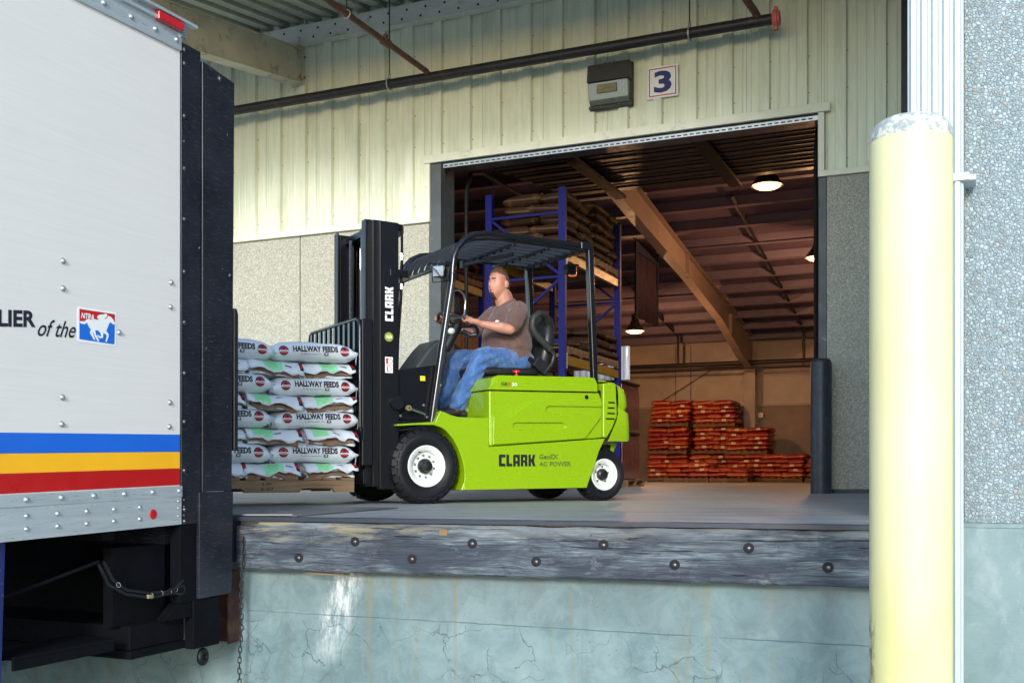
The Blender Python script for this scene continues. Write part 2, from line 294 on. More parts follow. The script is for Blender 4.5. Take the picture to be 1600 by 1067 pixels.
M_RBAG = m_bag('red_feed_bag_print', (.36, .014, .008), (.38, .085, .012), (.62, .34, .18), 1); M_BBAG = m_bag('brown_feed_bag_print', (.030, .013, .006), (.05, .023, .009), (.08, .055, .035), 2)
M_LABELP = pm('pale_bag_label', (.62, .55, .38), .6, var=.1)
M_FILM = pm('red_wrapped_load', (.12, .035, .035), .2, var=.35, vs=5, coat=.8, bump=.6, bs=7, bd=.03, dirt=(.20, .09, .08), dscale=4, dirt_amt=.3)
M_ROLL = pm('clear_film_roll', (.62, .67, .78), .2, var=.15, vs=8, coat=.6, stretch=(1, 1, .2))
M_BANNER = pm('dark_red_banner', (.022, .006, .022), .8, var=.35, vs=3); M_BANNER2 = pm('banner_navy_border', (.006, .006, .03), .8, var=.2)
M_INS = pm('mixed_light_insulation', (.145, .10, .15), .5, var=.12, vs=1.5, bump=.5, bs=2.2, bd=.06); M_PURL = pm('red_oxide_primer', (.19, .15, .21), .55, var=.15, vs=3); M_RAFT = pm('rafter_primer', (.34, .26, .225), .5, var=.12, vs=2)  # insulation facing: dimness and purple of the mixed light put into its colour
M_WALLINS = pm('rear_wall_insulation', (.42, .34, .29), .5, var=.15, vs=1.2, bump=.6, bs=1.8, bd=.08)  # lit copy of the insulation, warm lamp light put into its colour
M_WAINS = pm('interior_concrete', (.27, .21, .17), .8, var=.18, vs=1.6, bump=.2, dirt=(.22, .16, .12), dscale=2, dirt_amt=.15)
M_DOORP = pm('dark_door_panel', (.006, .007, .008), .5, var=.2, vs=2); M_BULB = emis('lamp_glow', (1.0, .60, .22), 1.6, (1, .8, .6)); M_SHADE = pm('dark_lamp_shade', (.03, .022, .018), .4, var=.2)
M_YARD = pm('yard_concrete', (.30, .30, .28), .85, var=.2, vs=.5, bump=.3, bs=20)
M_LEV = None
def m_tread():
    m, nt, b = newmat('tread_plate'); n = N(nt); v = n.coord((1, 1, 1), rot=(0, 0, radians(45)))
    br = n.new('ShaderNodeTexBrick'); br.inputs['Scale'].default_value = 20; br.inputs['Mortar Size'].default_value = .03; n.link(v, br.inputs['Vector']); br.inputs['Brick Width'].default_value = .7; br.inputs['Row Height'].default_value = .35
    c = n.ramp(n.noise(n.coord(), 3, 6), [(.3, (.12, .12, .12)), (.7, (.20, .20, .20))]); c = n.mix(n.mrange(n.noise(n.coord(), 1.2, 4), .5, .7, 0, .6), c, (.16, .16, .155))
    n.link(c, b.inputs['Base Color']); b.inputs['Metallic'].default_value = .3; b.inputs['Roughness'].default_value = .45; n.bump(br.outputs['Fac'], b, .5, .006); return m
M_LEV = m_tread()
M_HOSE = pm('black_hose', (.010, .012, .016), .5, var=.2, spec=.3)
M_TIE = pm('grey_cable_tie', (.16, .17, .19), .6)
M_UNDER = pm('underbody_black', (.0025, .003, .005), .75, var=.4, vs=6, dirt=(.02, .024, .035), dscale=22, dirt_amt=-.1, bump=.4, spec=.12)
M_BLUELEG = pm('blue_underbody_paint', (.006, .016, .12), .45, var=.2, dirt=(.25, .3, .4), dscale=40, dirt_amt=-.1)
M_LGT_DIFF = pm('hazy_lamp_glass', (.13, .15, .125), .2, var=.25, vs=6, coat=.6, stretch=(20, 1, 1)); M_LGT_REF = pm('yellowed_reflector', (.22, .19, .10), .3, var=.3, vs=10)

# ------------------------------------------------------------------ mesh helpers
class MB:
    def __init__(s): s.v = []; s.f = []; s.m = []; s.ci = 0
    def add(s, vs, fs, mi=0):
        o = len(s.v); s.v += [tuple(p) for p in vs]; s.f += [tuple(o + i for i in f) for f in fs]; s.m += [mi] * len(fs); return s
    def box(s, x0, x1, y0, y1, z0, z1, mi=0):
        vs = [(x, y, z) for x in (x0, x1) for y in (y0, y1) for z in (z0, z1)]
        return s.add(vs, [(0, 1, 3, 2), (4, 6, 7, 5), (0, 4, 5, 1), (2, 3, 7, 6), (0, 2, 6, 4), (1, 5, 7, 3)], mi)
    def obox(s, c, ex, ey, ez, mi=0):
        c, ex, ey, ez = map(Vector, (c, ex, ey, ez)); vs = [c + a * ex + b * ey + d * ez for a in (-1, 1) for b in (-1, 1) for d in (-1, 1)]
        return s.add(vs, [(0, 1, 3, 2), (4, 6, 7, 5), (0, 4, 5, 1), (2, 3, 7, 6), (0, 2, 6, 4), (1, 5, 7, 3)], mi)
    def bar(s, p, q, w, h, up=(0, 0, 1), mi=0):
        p, q = Vector(p), Vector(q); d = (q - p); l = d.length; d.normalize(); u = Vector(up)
        sd_ = d.cross(u); sd_.normalize(); u = sd_.cross(d); return s.obox((p + q) / 2, d * l / 2, sd_ * w / 2, u * h / 2, mi)
    def prism(s, poly, a0, a1, plane='xz', mi=0):
        n = len(poly)
        def P(u, v, a): return {'xz': (u, a, v), 'xy': (u, v, a), 'yz': (a, u, v)}[plane]
        vs = [P(u, v, a0) for u, v in poly] + [P(u, v, a1) for u, v in poly]
        return s.add(vs, [tuple(range(n)), tuple(range(2 * n - 1, n - 1, -1))] + [(i, i + n, (i + 1) % n + n, (i + 1) % n) for i in range(n)], mi)
    def tube(s, pts, r, seg=10, mi=0, caps=True, flat=1.0):
        pts = [Vector(p) for p in pts]; rs = r if isinstance(r, (list, tuple)) else [r] * len(pts)
        t = (pts[1] - pts[0]).normalized(); a = Vector((0, 0, 1)) if abs(t.z) < .9 else Vector((1, 0, 0)); u = t.cross(a).normalized(); vs = []
        for i, p in enumerate(pts):
            if i == 0: tt = pts[1] - pts[0]
            elif i == len(pts) - 1: tt = pts[-1] - pts[-2]
            else: tt = (pts[i + 1] - pts[i]).normalized() + (pts[i] - pts[i - 1]).normalized()
            tt.normalize(); u = (u - tt * u.dot(tt)).normalized(); v = tt.cross(u)
            for k in range(seg):
                an = 2 * pi * k / seg; vs.append(p + (u * cos(an) + v * sin(an) * flat) * rs[i])
        fs = [(i * seg + k, i * seg + (k + 1) % seg, (i + 1) * seg + (k + 1) % seg, (i + 1) * seg + k) for i in range(len(pts) - 1) for k in range(seg)]
        if caps: fs += [tuple(range(seg - 1, -1, -1)), tuple(range((len(pts) - 1) * seg, len(pts) * seg))]
        return s.add(vs, fs, mi)
    def lathe(s, prof, origin=(0, 0, 0), axis='z', seg=32, mi=0, close=False):
        vs = []; o = Vector(origin)
        for k in range(seg):
            a = 2 * pi * k / seg
            for r, h in prof:
                p = {'z': (r * cos(a), r * sin(a), h), 'y': (r * cos(a), h, r * sin(a)), 'x': (h, r * cos(a), r * sin(a))}[axis]; vs.append(o + Vector(p))
        n = len(prof); rng = n if close else n - 1
        fs = [(k * n + i, k * n + (i + 1) % n, ((k + 1) % seg) * n + (i + 1) % n, ((k + 1) % seg) * n + i) for k in range(seg) for i in range(rng)]
        return s.add(vs, fs, mi)
    def torus(s, c, n_, R, r, seg=36, rs=8, mi=0, a0=0, a1=2 * pi):
        n_ = Vector(n_).normalized(); a = Vector((0, 1, 0)) if abs(n_.y) < .9 else Vector((1, 0, 0)); u = n_.cross(a).normalized(); v = n_.cross(u); c = Vector(c)
        full = abs(a1 - a0 - 2 * pi) < 1e-6; pts = [c + (u * cos(a0 + (a1 - a0) * k / seg) + v * sin(a0 + (a1 - a0) * k / seg)) * R for k in range(seg + (0 if full else 1))]
        if full:
            vs = []
            for k in range(seg):
                an = a0 + (a1 - a0) * k / seg; d = u * cos(an) + v * sin(an)
                for j in range(rs):
                    b = 2 * pi * j / rs; vs.append(c + d * (R + r * cos(b)) + n_ * r * sin(b))
            return s.add(vs, [(k * rs + j, k * rs + (j + 1) % rs, ((k + 1) % seg) * rs + (j + 1) % rs, ((k + 1) % seg) * rs + j) for k in range(seg) for j in range(rs)], mi)
        return s.tube(pts, r, rs, mi)
    def sphere(s, c, r, seg=16, rings=10, mi=0):
        r = r if isinstance(r, (list, tuple)) else (r, r, r); vs = [(c[0], c[1], c[2] - r[2])]
        for i in range(1, rings):
            th = -pi / 2 + pi * i / rings
            for k in range(seg):
                a = 2 * pi * k / seg; vs.append((c[0] + r[0] * cos(th) * cos(a), c[1] + r[1] * cos(th) * sin(a), c[2] + r[2] * sin(th)))
        vs.append((c[0], c[1], c[2] + r[2])); L = len(vs) - 1
        fs = [(0, 1 + (k + 1) % seg, 1 + k) for k in range(seg)] + [(1 + i * seg + k, 1 + i * seg + (k + 1) % seg, 1 + (i + 1) * seg + (k + 1) % seg, 1 + (i + 1) * seg + k) for i in range(rings - 2) for k in range(seg)] + [(L, 1 + (rings - 2) * seg + k, 1 + (rings - 2) * seg + (k + 1) % seg) for k in range(seg)]
        return s.add(vs, fs, mi)
def mesh_from(mb, name, mats, fix=True):
    me = bpy.data.meshes.new(name); me.from_pydata(mb.v, [], mb.f)
    for m in (mats if isinstance(mats, (list, tuple)) else [mats]): me.materials.append(m)
    if len(set(mb.m)) > 1:
        for p, i in zip(me.polygons, mb.m): p.material_index = i
    if fix:
        bm = bmesh.new(); bm.from_mesh(me); bmesh.ops.recalc_face_normals(bm, faces=bm.faces); bm.to_mesh(me); bm.free()
    return me
def link(name, me, parent=None):
    o = bpy.data.objects.new(name, me); COL.objects.link(o)
    if parent is not None: o.parent = parent
    return o
def obj(name, mb, mats, parent=None, bevel=0, seg=2, smooth=None, fix=True, loc=None):
    me = mesh_from(mb, name, mats, fix); o = link(name, me, parent)
    if loc: o.location = loc
    if bevel:
        for p in me.polygons: p.use_smooth = True
        md = o.modifiers.new('bevel', 'BEVEL'); md.width = bevel; md.segments = seg; md.limit_method = 'ANGLE'; md.angle_limit = radians(32); md.harden_normals = True; md.use_clamp_overlap = True
    elif smooth is not None:
        for p in me.polygons: p.use_smooth = True
        if smooth < 180: me.set_sharp_from_angle(angle=radians(smooth))
    return o
def tag(o, label=None, cat=None, group=None, kind=None):
    if label: o['label'] = label
    if cat: o['category'] = cat
    if group: o['group'] = group
    if kind: o['kind'] = kind
    return o
def thing(name, label, cat, loc=(0, 0, 0), rz=0, group=None):
    o = bpy.data.objects.new(name, None); COL.objects.link(o); o.location = loc; o.rotation_euler = (0, 0, rz); o.empty_display_size = .1
    return tag(o, label, cat, group)
def struct(name, mb, m, **k): return tag(obj(name, mb, m, **k), kind='structure')
_tc = {}
def text2d(body, size=1.0, bold=0.0, shear=0.0, sx=1.0):
    key = (body, size, bold, shear, sx)
    if key in _tc: return _tc[key]
    cu = bpy.data.curves.new('lettering', 'FONT'); cu.body = body; cu.size = size; cu.offset = bold * size; cu.shear = shear; cu.resolution_u = 3
    ob = bpy.data.objects.new('lettering', cu); me = bpy.data.meshes.new_from_object(ob)
    vs = [(v.co.x * sx, v.co.y) for v in me.vertices]; fs = [tuple(p.vertices) for p in me.polygons]
    bpy.data.objects.remove(ob); bpy.data.meshes.remove(me); bpy.data.curves.remove(cu)
    x0 = min(v[0] for v in vs); x1 = max(v[0] for v in vs); y0 = min(v[1] for v in vs); y1 = max(v[1] for v in vs)
    vs = [(x - x0, y - y0) for x, y in vs]; _tc[key] = (vs, fs, x1 - x0, y1 - y0); return _tc[key]
def put_text(name, body, mat, parent, o, u, v, width=None, height=None, bold=0.0, shear=0.0, lift=0.002, n=None):
    """flat lettering whose lower left corner is o, reading along u, up along v, fitted to width and height"""
    vs, fs, w_, h_ = text2d(body, 1.0, bold, shear); kx = (width / w_) if width else None; ky = (height / h_) if height else None
    kx = kx or ky; ky = ky or kx; o, u, v = Vector(o), Vector(u).normalized(), Vector(v).normalized(); nn = Vector(n) if n else u.cross(v)
    mb = MB(); mb.add([o + u * x * kx + v * y * ky + nn * lift for x, y in vs], fs); return obj(name, mb, mat, parent, fix=False)
CL = {'C': ([[(.06, 0), (.62, 0), (.62, .24), (.26, .24), (.26, .76), (.62, .76), (.62, 1), (.06, 1), (0, .94), (0, .06)]], .62),
      'L': ([[(0, 0), (.55, 0), (.55, .24), (.25, .24), (.25, 1), (0, 1)]], .55),
      'A': ([[(0, 0), (.24, 0), (.24, .25), (.32, .25), (.32, .45), (.24, .45), (.24, .76), (.32, .76), (.32, 1), (.08, 1), (0, .9)], [(.32, .25), (.40, .25), (.40, 0), (.64, 0), (.64, 1), (.32, 1), (.32, .76), (.40, .76), (.40, .45), (.32, .45)]], .64),
      'R': ([[(0, 0), (.24, 0), (.24, .35), (.32, .35), (.32, .52), (.24, .52), (.24, .78), (.32, .78), (.32, 1), (0, 1)], [(.32, .35), (.38, .35), (.40, 0), (.65, 0), (.63, .40), (.56, .45), (.63, .52), (.63, .92), (.56, 1), (.32, 1), (.32, .78), (.40, .78), (.40, .52), (.32, .52)]], .65),
      'K': ([[(0, 0), (.24, 0), (.24, .36), (.30, .36), (.42, 0), (.69, 0), (.53, .49), (.67, 1), (.42, 1), (.32, .62), (.24, .62), (.24, 1), (0, 1)]], .69)}
def clark(name, mat, parent, o, u, v, width, height, lift=.002):
    o, u, v = Vector(o), Vector(u).normalized(), Vector(v).normalized(); nn = u.cross(v); tot = sum(CL[c][1] for c in 'CLARK') + 4 * .09; kx = width / tot; x = 0; mb = MB()
    for c in 'CLARK':
        for poly in CL[c][0]: mb.add([o + u * (x + px) * kx + v * py * height + nn * lift for px, py in poly], [tuple(range(len(poly)))])
        x += CL[c][1] + .09
    return obj(name, mb, mat, parent, fix=False)
def copies(o, parent, transforms):
    """o is the first one; each further transform gets a copy sharing its mesh"""
    for i, t in enumerate(transforms):
        c = o if i == 0 else o.copy()
        if i: COL.objects.link(c)
        c.parent = parent; c.location = t[0]
        if len(t) > 1: c.rotation_euler = t[1]
    return

# ================================================================== STRUCTURE
EDGE_ANG = atan2(.38, 3.335); EO = (-3.79, 4.81, 0)
def EP(x, y): return (EO[0] + x * cos(EDGE_ANG) - y * sin(EDGE_ANG), EO[1] + x * sin(EDGE_ANG) + y * cos(EDGE_ANG))
yard = struct('yard_ground', MB().box(-250, 250, -250, 300, -1.6, -1.25), M_YARD)
a = EP(-9, .1); b2 = EP(3.62, .1)
struct('dock_floor', MB().prism([a, b2, (b2[0], 5.83), (6, 5.83), (6, 30.5), (-20.2, 30.5), (-20.2, a[1])], -.25, 0, 'xy'), M_FLOOR)
dw = obj('dock_wall', MB().box(-9, 3.62, .1, .45, -1.3, -.25), M_DOCK); dw.location = EO; dw.rotation_euler = (0, 0, EDGE_ANG)
tag(dw, 'cracked pale blue-green concrete dock wall with rust runs and a white spill under the timber', 'wall')
# dock edge timber
tb = thing('dock_timber', 'long weathered grey timber bumper bolted along the front edge of the loading dock', 'bumper beam', EO, EDGE_ANG)
mb = MB(); nx = 90; r_ = random.Random(3); prof = []
for i in range(nx + 1):
    x = 3.5 * i / nx; ch = .012 if x < .12 else 0
    top = -.022 - abs(mnoise.noise((x * 3, 0, 1))) * .014 - (ch * 2.0); bot = -.285 - (abs(mnoise.noise((x * 2.2, 4, 1))) * .008); fy = mnoise.noise((x * 4, 2, 7)) * .003 + (.02 * (1 - x / .06) if x < .06 else 0)
    prof.append([(x, fy + .012, top), (x, fy, top - .014), (x, fy - .001, (top + bot) / 2), (x, fy, bot + .01), (x, fy + .008, bot), (x, .098, bot), (x, .098, top)])
vs = [p for q in prof for p in q]; k = 7
fs = [(i * k + j, i * k + (j + 1) % k, (i + 1) * k + (j + 1) % k, (i + 1) * k + j) for i in range(nx) for j in range(k)] + [tuple(range(k)), tuple(range(nx * k, nx * k + k))]
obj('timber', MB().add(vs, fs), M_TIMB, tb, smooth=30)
bolts = [(.401, -.215), (.738, -.121), (1.068, -.206), (1.404, -.118), (1.748, -.203), (2.097, -.111), (2.452, -.201), (2.807, -.112), (3.172, -.195)]
rec = None
for i, (x, z) in enumerate(bolts):
    if rec is None:
        rec = obj('bolt_recess', MB().lathe([(.0, -.0045), (.023, -.0045), (.026, -.004), (.026, .01)], axis='y', seg=20), M_HOLE, tb); hd = obj('bolt', MB().lathe([(0, -.0085), (.006, -.008), (.0095, -.006), (.0105, -.004), (.0105, .01)], axis='y', seg=12), M_BOLT, rec, smooth=40); hd.location = (.001, -.002, -.001)
        rec.location = (x, 0, z)
    else:
        c = rec.copy(); COL.objects.link(c); c.parent = tb; c.location = (x, 0, z); d = hd.copy(); COL.objects.link(d); d.parent = c
obj('splinter', MB().prism([(.44, -.293), (.62, -.298), (.80, -.312), (.66, -.306), (.46, -.30)], -.006, .004), M_WOOD, tb)
for (x, z, w_, h_) in ((1.22, -.045, .045, .035),):
    obj('chipped_patch', MB().box(x, x + w_, -.004, .01, z - h_, z), M_WOOD, tb, bevel=.003)
ns = obj('dock_edge_angle', MB().box(-9, 3.5, -.004, .1, -.018, .004).box(-9, -.02, .004, .1, -.25, -.02), M_DTRIM); ns.location = EO; ns.rotation_euler = (0, 0, EDGE_ANG); tag(ns, 'thin dark steel angle edging the dock floor above the timber', 'edge trim')
lev = thing('dock_leveler', 'dark worn steel dock leveler plate let into the floor in front of the forklift load', 'dock leveler', (0, 0, 0))
obj('deck_plate', MB().prism([EP(-1.9, .16), EP(.30, .16), EP(.30, 1.6), EP(-1.9, 1.6)], .003, .007, 'xy'), M_LEV, lev); obj('lip_plate', MB().prism([EP(-1.85, -.02), EP(.02, .06), EP(.28, .15), EP(-1.85, .15)], .008, .016, 'xy'), M_LEV, lev)
# rusty channel beside the dock end
rc = thing('rusty_channel', 'rusty steel bumper channel on the dock wall behind the truck corner', 'steel channel', EO, EDGE_ANG)
obj('web', MB().box(-.12, -.015, .03, .09, -.70, -.30), M_RUST, rc, bevel=.004); obj('flange', MB().box(-.03, -.012, -.03, .03, -.70, -.30), M_RUST, rc, bevel=.003); obj('flange', MB().box(-.13, -.115, -.03, .03, -.70, -.30), M_RUST, rc, bevel=.003)
# chain
chn = thing('hanging_chain', 'thin black steel chain hanging from the left end of the dock timber', 'chain', EO, EDGE_ANG)
lk = MB(); L_, R_ = .020, .0085
pts = [(R_ * cos(t), 0, L_ / 2 + R_ * sin(t)) for t in [pi * k / 6 for k in range(7)]] + [(R_ * cos(t), 0, -L_ / 2 + R_ * sin(t)) for t in [pi + pi * k / 6 for k in range(7)]]
n = len(pts); vs = []
for i, p in enumerate(pts):
    c = Vector(p); ctr = Vector((0, 0, L_ / 2 if p[2] > 0 else -L_ / 2)); d = (c - ctr).normalized()
    for j in range(6): an = 2 * pi * j / 6; vs.append(c + d * .0033 * cos(an) + Vector((0, 1, 0)) * .0033 * sin(an))
lk.add(vs, [(i * 6 + j, i * 6 + (j + 1) % 6, ((i + 1) % n) * 6 + (j + 1) % 6, ((i + 1) % n) * 6 + j) for i in range(n) for j in range(6)])
me = mesh_from(lk, 'link', M_CHAIN)
for p in me.polygons: p.use_smooth = True
for i in range(36):
    o = link('link', me, chn); z = -.13 - i * .0300; o.location = (.062 - .0008 * i + .003 * sin(i * .5), -.014 - .002 * sin(i * .3), z); o.rotation_euler = (0, .05 * sin(i), (i % 2) * pi / 2 + .4)
obj('eye_bolt', MB().torus((.062, -.012, -.118), (1, .3, 0), .013, .004, 16, 6), M_RUST, chn, smooth=180)

# ------------------------------------------------------------------ front wall of the warehouse
YW = 13.4; RP = .457; R0 = -10.185
sid = thing('metal_siding', 'pale green ribbed metal siding on the warehouse wall above the dock door', 'siding')
def sidmesh(xa, xb, z0, z1):
    prof = []
    k0 = int(math.floor((xa - R0) / RP)) - 1
    for k in range(k0, k0 + int((xb - xa) / RP) + 4):
        r = R0 + k * RP
        prof += [(r - .075, 0), (r - .06, -.055), (r + .06, -.055), (r + .075, 0), (r + .155, 0), (r + .165, -.006), (r + .18, -.006), (r + .19, 0), (r + .265, 0), (r + .275, -.006), (r + .29, -.006), (r + .30, 0)]
    prof.sort()
    def f(x):
        for (x0, y0), (x1, y1) in zip(prof, prof[1:]):
            if x0 <= x <= x1: return y0 + (y1 - y0) * (x - x0) / max(1e-9, x1 - x0)
        return 0
    pts = [(xa, f(xa))] + [p for p in prof if xa + .001 < p[0] < xb - .001] + [(xb, f(xb))]
    n = len(pts); vs = [(x, YW + y, z0) for x, y in pts] + [(x, YW + y, z1) for x, y in pts]
    return MB().add(vs, [(i, i + 1, i + 1 + n, i + n) for i in range(n - 1)])
xs = [R0 + (2 * k + .5) * RP for k in range(-7, 11)]
for xa, xb in zip(xs, xs[1:]):
    cuts = [xa] + [c for c in (-7.10, -1.70, -.80) if xa < c < xb] + [xb]
    for p, q in zip(cuts, cuts[1:]):
        mid = (p + q) / 2
        if mid > -.80: continue
        z0 = 4.70 if -7.10 < mid < -1.70 else 3.84
        obj('siding_panel', sidmesh(p + .0015, q - .0015, z0, 7.4), M_SID, sid, fix=False)
# fasteners
scr = None
for k in range(-6, 21):
    x = R0 + k * RP + .075
    for z in (4.05, 4.9, 5.35, 6.2):
        if -7.1 < x < -1.7 and z < 4.8: continue
        if x > -.85: continue
        if scr is None: scr = obj('screw', MB().lathe([(0, -.008), (.007, -.007), (.009, 0)], axis='y', seg=8), M_BOLT, sid)
        else: c = scr.copy(); COL.objects.link(c); c.parent = sid; scr2 = c; scr2.location = (x, YW, z); continue
        scr.location = (x, YW, z)
bw = thing('backing_wall', 'plain wall behind the ribbed siding round the dock door', 'wall')
obj('wall', MB().box(-20, -7.13, YW + .04, YW + .35, 0, 7.4).box(-7.13, -1.67, YW + .04, YW + .35, 4.64, 7.4).box(-1.67, -.055, YW + .04, YW + .35, 0, 7.4), M_JAMB, bw)
obj('corner_trim', MB().box(-.80, -.70, YW - .05, YW + .03, 0, 7.4), M_DTRIM, bw)
obj('side_wall_strip', MB().box(-.698, -.055, YW - .02, YW + .03, 0, 7.4), M_SID, bw)
ag = thing('aggregate_wall_panels', 'pebble-faced precast concrete panels low on the wall left of the door', 'wall panel')
for xa, xb in ((-13.0, -9.335), (-9.318, -7.132), (-16.6, -13.02)): obj('panel', MB().box(xa, xb, YW - .02, YW + .035, 0, 3.80), M_AGGF, ag, bevel=.008)
agr = tag(obj('aggregate_wall_panel', MB().box(-1.668, -.802, YW - .02, YW + .035, 0.05, 3.84), M_AGGF), 'pebble-faced concrete panel right of the door behind the dark bollard', 'wall panel')
tag(obj('wall_base_kerb', MB().box(-1.66, -.06, YW - .08, YW - .022, 0, .05), M_DTRIM), 'dark base strip along the foot of the wall right of the door', 'kerb')
tr = thing('wall_trim', 'pale green metal trim capping the door head and the siding bottom', 'trim')
obj('door_head_trim', MB().box(-7.19, -1.62, YW - .085, YW - .036, 4.625, 4.735), M_TRIM, tr, bevel=.004)
obj('base_trim', MB().box(-16.6, -7.10, YW - .075, YW - .022, 3.80, 3.872), M_TRIM, tr, bevel=.004)
obj('base_trim', MB().box(-1.765, -.802, YW - .075, YW - .022, 3.84, 3.915), M_TRIM, tr, bevel=.004)
obj('door_side_trim', MB().box(-7.185, -7.10, YW - .07, YW - .036, 3.874, 4.623), M_TRIM, tr, bevel=.004)
obj('door_side_trim', MB().box(-1.765, -1.69, YW - .07, YW - .036, 3.917, 4.623), M_TRIM, tr, bevel=.004)
df = thing('door_frame', 'grey steel frame around the open dock door', 'door frame')
obj('jamb', MB().box(-7.128, -6.94, YW - .035, YW + .40, 0, 4.62), M_JAMB, df, bevel=.006); obj('jamb', MB().box(-1.765, -1.67, YW - .03, YW + .40, 0, 3.838), M_JAMB, df, bevel=.006); obj('jamb', MB().box(-1.765, -1.69, YW - .03, YW + .40, 3.84, 4.62), M_JAMB, df)
obj('head', MB().box(-6.94, -1.765, YW + .0, YW + .40, 4.60, 4.638), M_JAMB, df)
ga = MB().box(-6.90, -1.77, YW - .03, YW - .026, 4.545, 4.60); hs = obj('perforated_angle', ga, M_GALV, df)
sl0 = None
for i in range(62):
    x = -6.86 + i * .082
    if sl0 is None: sl0 = obj('slot', MB().box(-.026, .026, YW - .0325, YW - .031, 4.562, 4.578), M_HOLE, df); sl0.location = (x, 0, 0)
    else: c = sl0.copy(); COL.objects.link(c); c.parent = df; c.location = (x, 0, 0)
# raised sectional door overhead
dr = thing('overhead_door', 'dark ribbed sectional dock door raised flat under the warehouse roof', 'door')
for i in range(6):
    y0 = 13.85 + i * .43; mb = MB(); x0, x1 = -6.62 + i * .09, -1.8; z = 4.73 + i * .012
    mb.box(x0, x1, y0, y0 + .42, z, z + .045); mb.box(x0, x1, y0 + .0, y0 + .03, z - .022, z - .001); mb.box(x0, x1, y0 + .20, y0 + .225, z - .016, z - .001); obj('door_section', mb, M_DOORP, dr, bevel=.004)
for x in (-5.25, -3.4): obj('stiffener', MB().box(x - .09, x + .09, 13.86, 16.4, 4.65, 4.70), M_CHAS, dr)
for x in (-6.75, -1.85): obj('track', MB().tube([(x, 13.8, 0.1), (x, 13.8, 4.3), (x, 13.95, 4.6), (x, 14.3, 4.7), (x, 17.3, 4.76)], .03, 8), M_CHAS, dr)
obj('pull_cord', MB().tube([(-6.55, 14.3, 4.7), (-6.55, 14.3, 1.6)], .007, 6), M_RACKB, dr)

# ------------------------------------------------------------------ warehouse interior
def roofz(y): return 4.1 + (30.2 - y) * .155
rf = thing('warehouse_roof', 'sloping warehouse roof lined with pale insulation over the stacked pallets', 'roof')
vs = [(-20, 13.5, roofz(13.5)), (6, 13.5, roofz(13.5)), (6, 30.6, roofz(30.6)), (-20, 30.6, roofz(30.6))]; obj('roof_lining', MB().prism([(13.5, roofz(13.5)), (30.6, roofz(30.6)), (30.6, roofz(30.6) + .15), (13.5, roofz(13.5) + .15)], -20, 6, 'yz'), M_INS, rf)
pl = None
for i in range(16):
    y = 29.83 - i * 1.03; z = roofz(y)
    mb = MB().box(-19.8, 5.8, -.006, .006, -.20, -.002).box(-19.8, 5.8, -.07, -.0065, -.206, -.2).box(-19.8, 5.8, -.0065, .06, -.212, -.207) if pl is None else None
    if pl is None: pl = obj('purlin', mb, M_PURL, rf); pl.location = (0, y, z)
    else: c = pl.copy(); COL.objects.link(c); c.parent = rf; c.location = (0, y, z)
def frame(x, lab):
    t = thing('roof_frame', lab, 'rafter', (0, 0, 0))
    top = [(13.75, 6.2), (22.6, 4.98), (28.25, 4.28), (30.12, 4.0)]; bot = [(29.75, 3.15), (28.4, 3.35), (25.9, 3.99), (22.6, 4.49), (19.4, 4.86), (13.75, 5.6)]
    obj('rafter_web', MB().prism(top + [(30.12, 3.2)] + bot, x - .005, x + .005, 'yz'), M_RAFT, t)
    mb = MB()
    for p, q in zip(bot, bot[1:]): mb.bar((x, p[0], p[1] - .01), (x, q[0], q[1] - .01), .2, .014)
    for p, q in zip(top, top[1:]): mb.bar((x, p[0], p[1] + .01), (x, q[0], q[1] + .01), .2, .014)
    obj('flange', mb, M_RAFT, t); obj('column', MB().box(x - .15, x + .15, 29.74, 29.755, 0, 3.3).box(x - .006, x + .006, 29.756, 30.1, 0, 3.3).box(x - .15, x + .15, 30.101, 30.115, 0, 4.0), M_RAFT, t)
    for y in (22.6, 27.0): obj('stiffener', MB().box(x + .006, x + .09, y - .005, y + .005, roofz(y) - .82, roofz(y) - .32), M_RAFT, t)
    obj('haunch_plate', MB().prism([(29.76, 3.14), (30.1, 3.14), (30.1, 3.0), (29.76, 3.0)], x - .14, x + .14, 'yz'), M_RAFT, t)
frame(-5.78, 'tapered steel roof frame with column running down behind the red bag pallets')
frame(-13.4, 'second tapered roof frame hidden mostly behind the blue racking')
rw = thing('rear_wall', 'warehouse rear wall, insulated above and bare concrete below, behind the red pallets', 'wall')
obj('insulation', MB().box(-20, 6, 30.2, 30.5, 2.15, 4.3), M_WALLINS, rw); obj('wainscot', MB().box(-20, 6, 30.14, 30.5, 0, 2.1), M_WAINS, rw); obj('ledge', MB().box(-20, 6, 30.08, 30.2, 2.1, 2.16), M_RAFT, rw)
for x, y0 in ((-8.0, 2.2), (-7.55, 2.2), (-2.4, 2.2)): obj('conduit', MB().tube([(x, 30.16, 2.18), (x, 30.16, 3.9)], .012, 6), M_PURL, rw)
obj('tie_cable', MB().tube([(-8.6, 30.1, 2.2), (-6.9, 30.1, 3.2)], .01, 6), M_PIPE, rw); obj('junction_box', MB().box(-5.60, -5.46, 30.0, 30.12, 1.78, 1.92), M_TRIM, rw, bevel=.008)
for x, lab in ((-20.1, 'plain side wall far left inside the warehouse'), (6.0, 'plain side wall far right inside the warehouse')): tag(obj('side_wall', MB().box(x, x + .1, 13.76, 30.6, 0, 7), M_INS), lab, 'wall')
sp = thing('sprinkler_pipework', 'dark sprinkler main and branch lines running along the rear wall and under the warehouse roof', 'pipe')
obj('main_pipe', MB().tube([(-19, 29.3, 3.26), (5, 29.3, 3.26)], .06, 10), M_PIPE, sp, smooth=60); obj('lower_pipe', MB().tube([(-19, 29.3, 3.10), (5, 29.3, 3.10)], .028, 8), M_PIPE, sp, smooth=60)
